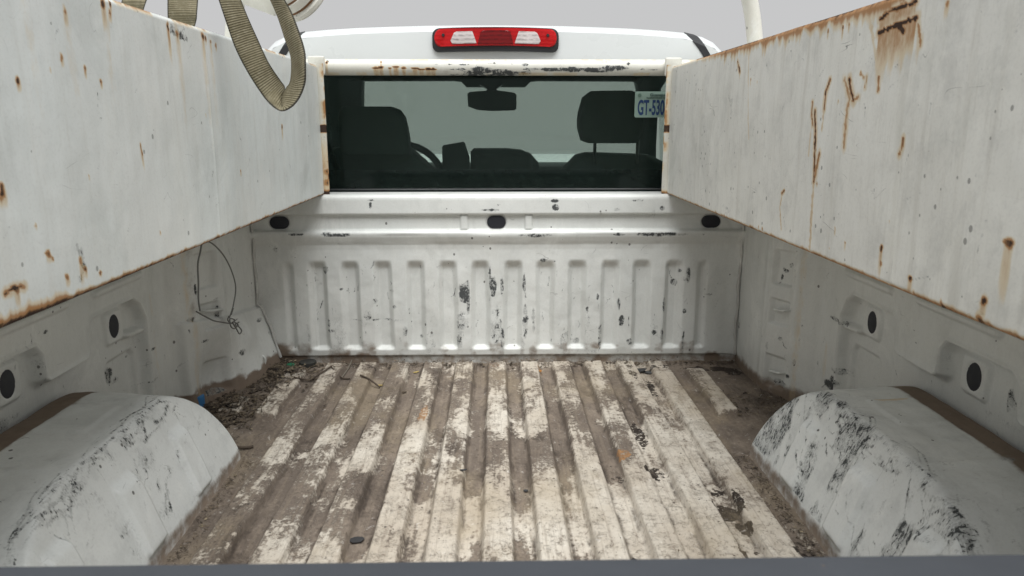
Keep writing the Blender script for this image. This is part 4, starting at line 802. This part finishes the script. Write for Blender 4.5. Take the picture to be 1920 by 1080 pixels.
def ribbon(name, A, B, label, th=.0022, wrap=None):
    A = spline(A, 10); B = spline(B, 10); n = min(len(A), len(B)); bm = bmesh.new(); uvl = bm.loops.layers.uv.new('UVMap'); rows = []; s = 0; vv = []
    for i in range(n):
        if i: s += ((A[i] + B[i]) / 2 - (A[i - 1] + B[i - 1]) / 2).length
        vv.append(s); t = (A[min(i + 1, n - 1)] + B[min(i + 1, n - 1)] - A[max(i - 1, 0)] - B[max(i - 1, 0)]).normalized(); nn = t.cross(B[i] - A[i]).normalized()
        row = []
        for f in np.linspace(0, 1, 6): row.append(A[i].lerp(B[i], float(f)) + nn * .003 * sin(pi * f))
        rows.append(([bm.verts.new(p + nn * th / 2) for p in row], [bm.verts.new(p - nn * th / 2) for p in row]))
    def quad(vs, us):
        f = bm.faces.new(vs)
        for l, u in zip(f.loops, us): l[uvl].uv = u
        f.smooth = True
    for i in range(n - 1):
        for side in (0, 1):
            a, b = rows[i][side], rows[i + 1][side]
            for k in range(5):
                vs = (a[k], a[k + 1], b[k + 1], b[k]); us = ((k / 5, vv[i]), ((k + 1) / 5, vv[i]), ((k + 1) / 5, vv[i + 1]), (k / 5, vv[i + 1]))
                quad(vs, us) if side == 0 else quad(vs[::-1], us[::-1])
        for k in (0, 5):
            quad((rows[i][0][k], rows[i + 1][0][k], rows[i + 1][1][k], rows[i][1][k]), ((k / 5, vv[i]), (k / 5, vv[i + 1]), (k / 5, vv[i + 1]), (k / 5, vv[i])))
    me = bpy.data.meshes.new(name); bm.to_mesh(me); bm.free(); me.materials.append(M_WEB); o = link(bpy.data.objects.new(name, me))
    return tag(o, label, 'strap', 'olive webbing straps hanging from the rack')
def edge(lst): return [at(a, b, 'y', y) for a, b, y in lst]
Ys = 1.58
ribbon('webbing_strap',
       edge([(380, -75, 1.640), (398, -35, Ys), (410, 0, Ys), (425, 45, Ys), (441, 90, Ys), (464, 135, Ys), (492, 178, Ys), (510, 198, 1.560), (528, 208, 1.540), (547, 200, 1.530), (562, 182, 1.530), (572, 155, 1.530), (573, 125, 1.530), (571, 95, 1.540), (560, 58, 1.560), (546, 22, 1.580), (534, 0, 1.590), (515, -40, 1.610), (500, -75, 1.640)]),
       edge([(425, -75, 1.640), (440, -35, Ys + .02), (452, 0, Ys + .02), (466, 35, Ys + .02), (484, 75, Ys + .02), (504, 118, Ys + .02), (525, 150, 1.610), (534, 166, 1.620), (524, 186, 1.620), (521, 193, 1.615), (527, 180, 1.610), (537, 165, 1.600), (545, 150, 1.590), (546, 110, 1.590), (535, 75, 1.600), (522, 35, 1.610), (507, 0, 1.620), (488, -40, 1.640), (475, -75, 1.660)]),
       'olive webbing strap hanging in a long loop in front of the left toolbox')
ribbon('webbing_strap', edge([(240, -50, 1.45), (236, -20, 1.42), (229, 0, 1.40), (226, 15, 1.40), (229, 26, 1.40)]), edge([(285, -50, 1.46), (281, -20, 1.43), (275, 0, 1.41), (270, 16, 1.41), (265, 29, 1.41)]), 'short strap end above the left toolbox lid, nearest the camera')
ribbon('webbing_strap', edge([(314, -60, 1.62), (314, -20, 1.60), (314, 20, 1.58), (315, 42, 1.58), (318, 60, 1.58)]), edge([(376, -60, 1.65), (373, -20, 1.63), (370, 20, 1.60), (368, 40, 1.60), (360, 66, 1.60)]), 'dark vertical strap above the left toolbox lid, left of the long loop')

# ================================================================== PLATE
pc = (at(1190, 173, 'y', 2.647) + at(1258, 217, 'y', 2.647)) / 2
PW, PH = .190, .088; px0 = at(1190, 195, 'y', 2.647).x; cxp = px0 + PW / 2; czp = at(1220, 196, 'y', 2.647).z
plate = thing('licence_plate', 'white licence plate toned green as through tinted glass, with blue characters at the right of the rear window', 'licence plate', (cxp, 2.646, czp - PH / 2))
M_PL = plain('glass tinted plate metal', (.24, .34, .29), .5, var=.08); M_INK = plain('blue plate ink', (.008, .035, .12), .6); M_INK2 = plain('dark plate ink', (.03, .07, .06), .6)  # white plate; tint and dimness of the rear glass put into its colour
extrude_xz('plate_sheet', rrect(PW, PH, .006), 2.6455, 2.647, M_PL, plate, .0005, cxp, czp)
def text(body, size, x, z, mat, name='lettering', sx=1., bold=0, y=2.6445, roty=0):
    cu = bpy.data.curves.new(name, 'FONT'); cu.body = body; cu.size = size; cu.extrude = .0004; cu.offset = bold; tmp = bpy.data.objects.new(name, cu); COL.objects.link(tmp)
    bpy.context.view_layer.update(); dg = bpy.context.evaluated_depsgraph_get(); me = bpy.data.meshes.new_from_object(tmp.evaluated_get(dg)); bpy.data.objects.remove(tmp); me.materials.clear(); me.materials.append(mat)
    for v in me.vertices: v.co = Vector((x + v.co.x * sx, y - v.co.z, z + v.co.y))
    o = link(bpy.data.objects.new(name, me), plate); o.location = -plate.location; return o
text('GT-530-9', .070, px0 + .010, czp - .034, M_INK, sx=.425, bold=.0018)
text('Guanajuato', .0135, px0 + .052, czp + .028, M_INK2, sx=1.15, bold=.0003)
text('TRANSPORTE PRIVADO CAMION', .0052, px0 + .040, czp + .0205, M_INK2, sx=1.0, bold=.0002)
bm = bmesh.new(); bmesh.ops.create_cone(bm, segments=18, radius1=.0065, radius2=.0065, depth=.0008, cap_ends=True, matrix=Matrix.Translation((px0 + .016, 2.6446, czp + .031)) @ Matrix.Rotation(pi / 2, 4, 'X')); bm_obj('emblem', bm, plain('emblem ink', (.12, .2, .16), .6), plate)

# ================================================================== WIRE ON THE LEFT WALL
wt = thing('wire_loop', 'grey steel wire loop tied round the hook under the left toolbox', 'wire', (-.83, 2.2, .25))
def WL(l): return [at(a, b, 'x', -x) for a, b, x in l]
tube('wire', spline(WL([(379, 448, .84), (376, 470, .835), (371, 495, .835), (372, 530, .835), (372, 560, .835), (375, 583, .83)]), 6), .0024, M_CHROME, wt, 6)
tube('wire', spline(WL([(384, 451, .84), (400, 458, .83), (420, 480, .825), (435, 510, .82), (442, 540, .82), (438, 570, .82), (434, 585, .82), (430, 596, .82)]), 6), .0022, M_CHROME, wt, 6)
tube('wire', spline(WL([(368, 584, .825), (382, 592, .82), (400, 601, .815), (415, 604, .812), (428, 606, .81), (436, 606, .81)]), 6), .0022, M_CHROME, wt, 6)
kn = [(430, 592, .80), (427, 600, .805), (434, 606, .80), (440, 600, .80), (431, 598, .805), (433, 612, .80), (440, 616, .80), (446, 608, .80), (436, 604, .795), (444, 618, .80), (449, 626, .80), (453, 620, .80), (447, 612, .80), (440, 610, .80), (448, 604, .80)]
tube('wire_knot', spline(WL(kn), 5), .0020, M_CHROME, wt, 6)
for a, b, c, d in ((437, 605, 445, 598), (434, 590, 438, 578), (441, 606, 448, 610)): tube('wire_end', WL([(a, b, .80), (c, d, .80)]), .0012, M_CHROME, wt, 5)

# ================================================================== THINGS LYING IN THE BED
def lying(px, py): q = at(px, py, 'z', .0); return Vector((q.x, q.y, FLOOR_Z(q.x, q.y)))
def cap_thing(name, label, cat, px, py, r, h, col, rib_n=28):
    q = lying(px, py); t = thing(name, label, cat, q); bm = bmesh.new(); rings = []
    for (rr_, z) in ((r * .98, .0), (r, .002), (r, h * .85), (r * .97, h * .96), (r * .88, h), (0.6 * r, h)):
        rings.append([bm.verts.new((q.x + (rr_ * (1 - .03 * (k % 2) * (z < h * .9))) * cos(2 * pi * k / (rib_n * 2)), q.y + (rr_ * (1 - .03 * (k % 2) * (z < h * .9))) * sin(2 * pi * k / (rib_n * 2)), q.z - .002 + z)) for k in range(rib_n * 2)])
    for A_, B_ in zip(rings[:-1], rings[1:]):
        for k in range(rib_n * 2): bm.faces.new((A_[k], A_[(k + 1) % (rib_n * 2)], B_[(k + 1) % (rib_n * 2)], B_[k]))
    bm.faces.new(rings[-1]); bm.faces.new(rings[0][::-1]); bm_obj('cap_shell', bm, plain(name + ' plastic', col, .45, var=.25, sc=40), t, 35); return t
cap_thing('bottle_cap', 'blue plastic bottle cap on the dirt beside the left wheel well', 'bottle cap', 369, 750, .0225, .036, (.05, .19, .42))
cap_thing('bottle_cap', 'small green bottle cap among leaves in the front left corner', 'bottle cap', 545, 686, .013, .017, (.01, .16, .08), 16)
cap_thing('jar_lid', 'dark round lid lying among leaves beside the green bottle cap', 'lid', 577, 680, .030, .020, (.035, .035, .032))
M_TWIG = plain('dry twig bark', (.075, .055, .04), .85, var=.4); M_LEAF = plain('dead leaf', (.085, .062, .042), .8, var=.5, sc=20); M_YEL = plain('yellow straw', (.40, .30, .10), .7, var=.3); M_BLK = plain('dark flake', (.03, .03, .032), .6)
def twig(label, pts, r, mat=M_TWIG, name='twig'):
    q = [lying(a, b) + Vector((0, 0, .006 + (c if len(p_) > 2 else 0))) for p_ in pts for a, b, c in [tuple(p_) + (0,) * (3 - len(p_))]]
    o = tube(name, spline(q, 4), r, mat, None, 6); return tag(o, label, 'twig', 'twigs lying in the bed')
twig('bent black twig lying right of the blue bottle cap near the left wheel well', [(422, 824), (440, 829), (458, 831), (474, 828)], .0035)
twig('thin grey stalk leaning up against the front panel behind the ribs', [(640, 700), (652, 684), (662, 670, .012), (672, 656, .03)], .0022, plain('grey stalk', (.17, .15, .12), .8))
twig('curved twig lying across the leaves in the front left corner', [(552, 715), (580, 706), (600, 703), (622, 690)], .003)
twig('short twig on the second left rib near the front panel', [(676, 706), (692, 712), (712, 718)], .003)
twig('forked looking dark twig beside the fourth rib from the left', [(620, 690), (640, 700), (656, 702)], .0028)
def flake(label, px, py, w_, l_, rot, mat, cat='flake', name='flake', lift=.004):
    q = lying(px, py); rnd = random.Random(int(px)); bm = bmesh.new(); n = 11; vs0 = []; vs1 = []
    for k in range(n):
        a = 2 * pi * k / n; r = 1 + .22 * (rnd.random() - .5); x = w_ * r * cos(a); y = l_ * r * sin(a); x, y = x * cos(rot) - y * sin(rot), x * sin(rot) + y * cos(rot); z = q.z + lift + .25 * abs(x) * .4 + .001 * rnd.random()
        vs0.append(bm.verts.new((q.x + x, q.y + y, z))); vs1.append(bm.verts.new((q.x + x, q.y + y, z - .0015)))
    bm.faces.new(vs0); bm.faces.new(vs1[::-1])
    for k in range(n): bm.faces.new((vs0[k], vs1[k], vs1[(k + 1) % n], vs0[(k + 1) % n]))
    return tag(bm_obj(name, bm, mat), label, cat)
flake('dark curled dead leaf on the mud at the lower left of the bed', 668, 998, .016, .011, .3, M_BLK, 'leaf', 'leaf')
flake('broken black chip of plastic under the front panel right of centre', 1197, 689, .030, .017, .3, M_BLK, 'plastic chip', 'plastic_chip')
flake('second dark chip lying against the front panel right of the larger chip', 1216, 690, .018, .012, -.4, plain('grey flake', (.06, .06, .06), .7), 'plastic chip', 'plastic_chip')
flake('small black seed on the muddy valley at the middle of the bed', 986, 908, .006, .005, 0, M_BLK, 'seed', 'seed')
flake('narrow black seed on the rib left of the middle of the bed', 869, 882, .009, .0035, .2, M_BLK, 'seed', 'seed')
flake('brown crumpled leaf on the second left valley near the front panel', 757, 725, .009, .008, .5, M_LEAF, 'leaf', 'leaf')
flake('yellow straw stub beside the fifth rib under the front panel', 780, 689, .012, .004, .5, M_YEL, 'straw', 'straw')
flake('smaller yellow straw bit left of the straw stub', 712, 713, .010, .004, 0, M_YEL, 'straw', 'straw')
flake('orange brown scrap under the front panel just right of centre', 1013, 691, .005, .008, 0, plain('orange scrap', (.35, .15, .03), .8), 'scrap', 'scrap')
# litter nobody could count: leaves, crumbs and twiglets
rnd = random.Random(9); bm = bmesh.new()
def put_bit(x, y, s):
    z = FLOOR_Z(x, y) + .001 + rnd.random() * .005; a = rnd.random() * pi; typ = rnd.random()
    if typ < .45:      # leaf shard
        l, w2 = s * (1 + rnd.random() * 1.6), s * (.3 + rnd.random() * .4); pts = [(-l, 0), (-.3 * l, w2), (.5 * l, w2 * .8), (l, 0), (.4 * l, -w2), (-.4 * l, -w2 * .9)]
        v = [bm.verts.new((x + p * cos(a) - q * sin(a), y + p * sin(a) + q * cos(a), z + rnd.random() * s * .8)) for p, q in pts]; bm.faces.new(v)
    elif typ < .7:     # twiglet
        l = s * (2 + rnd.random() * 4); r = s * .13; dz = (rnd.random() - .3) * s * 2
        p0 = Vector((x, y, z)); p1 = p0 + Vector((cos(a) * l, sin(a) * l, max(dz, -.002))); u = Vector((-sin(a), cos(a), 0)) * r; t = Vector((0, 0, r * 1.5))
        v = [bm.verts.new(p) for p in (p0 - u, p0 + u, p0 + t, p1 - u, p1 + u, p1 + t)]
        for f in ((0, 1, 4, 3), (1, 2, 5, 4), (2, 0, 3, 5)): bm.faces.new([v[i] for i in f])
    else:              # crumb
        bmesh.ops.create_icosphere(bm, subdivisions=1, radius=s * (.25 + .35 * rnd.random()), matrix=Matrix.Translation((x, y, z)) @ Matrix.Diagonal((1, 1, .6, 1)) @ Matrix.Rotation(a, 4, 'X'))
for i in range(1500):  # front left corner
    r = abs(rnd.gauss(0, .5)); t = rnd.random() * 2 * pi; x = -.74 + r * cos(t) * .16; y = 2.40 + r * sin(t) * .20
    if -.86 < x < -.5 and 2.05 < y < 2.505: put_bit(x, y, .006 * (.5 + rnd.random()))
for i in range(900):   # beside the left well
    x = -.80 + rnd.gauss(0, .05); y = 2.08 + rnd.gauss(0, .08)
    if -.93 < x < -.66 and y > 1.93 + (-.68 - x) * .2 and y < 2.3: put_bit(x, y, .0055 * (.5 + rnd.random()))
for i in range(1300):  # along the foot of the bulkhead
    x = rnd.uniform(-.84, .84); y = 2.505 - abs(rnd.gauss(0, .018)); put_bit(x, y, .0038 * (.4 + rnd.random()))
for i in range(900):   # along the wells, right more
    x = rnd.choice((-1, 1, 1)) * (.645 - abs(rnd.gauss(0, .018))); y = rnd.uniform(1.2, 1.75); put_bit(x, y, .0026 * (.4 + rnd.random()))
for i in range(250): put_bit(rnd.uniform(.70, .90), rnd.uniform(2.0, 2.2), .004 * (.4 + rnd.random()))
for i in range(500): put_bit(rnd.uniform(-.55, .55), rnd.uniform(1.25, 2.45), .0016 * (.4 + rnd.random()))
g = G('leaf litter'); n = g.noise(45, detail=2); n2 = g.noise(90, detail=1, off=(5, 5, 5)); c = g.mix(g.sm(n, .35, .65), (.035, .026, .02), (.15, .115, .08)); c = g.mix(g.sm(n2, .62, .7), c, (.28, .23, .15)); M_LIT = g.fin(c, .85)
tag(bm_obj('leaf_litter', bm, M_LIT), 'dry leaf crumbs, twiglets and soil gathered along the front edge of the bed', 'leaf litter', kind='stuff')
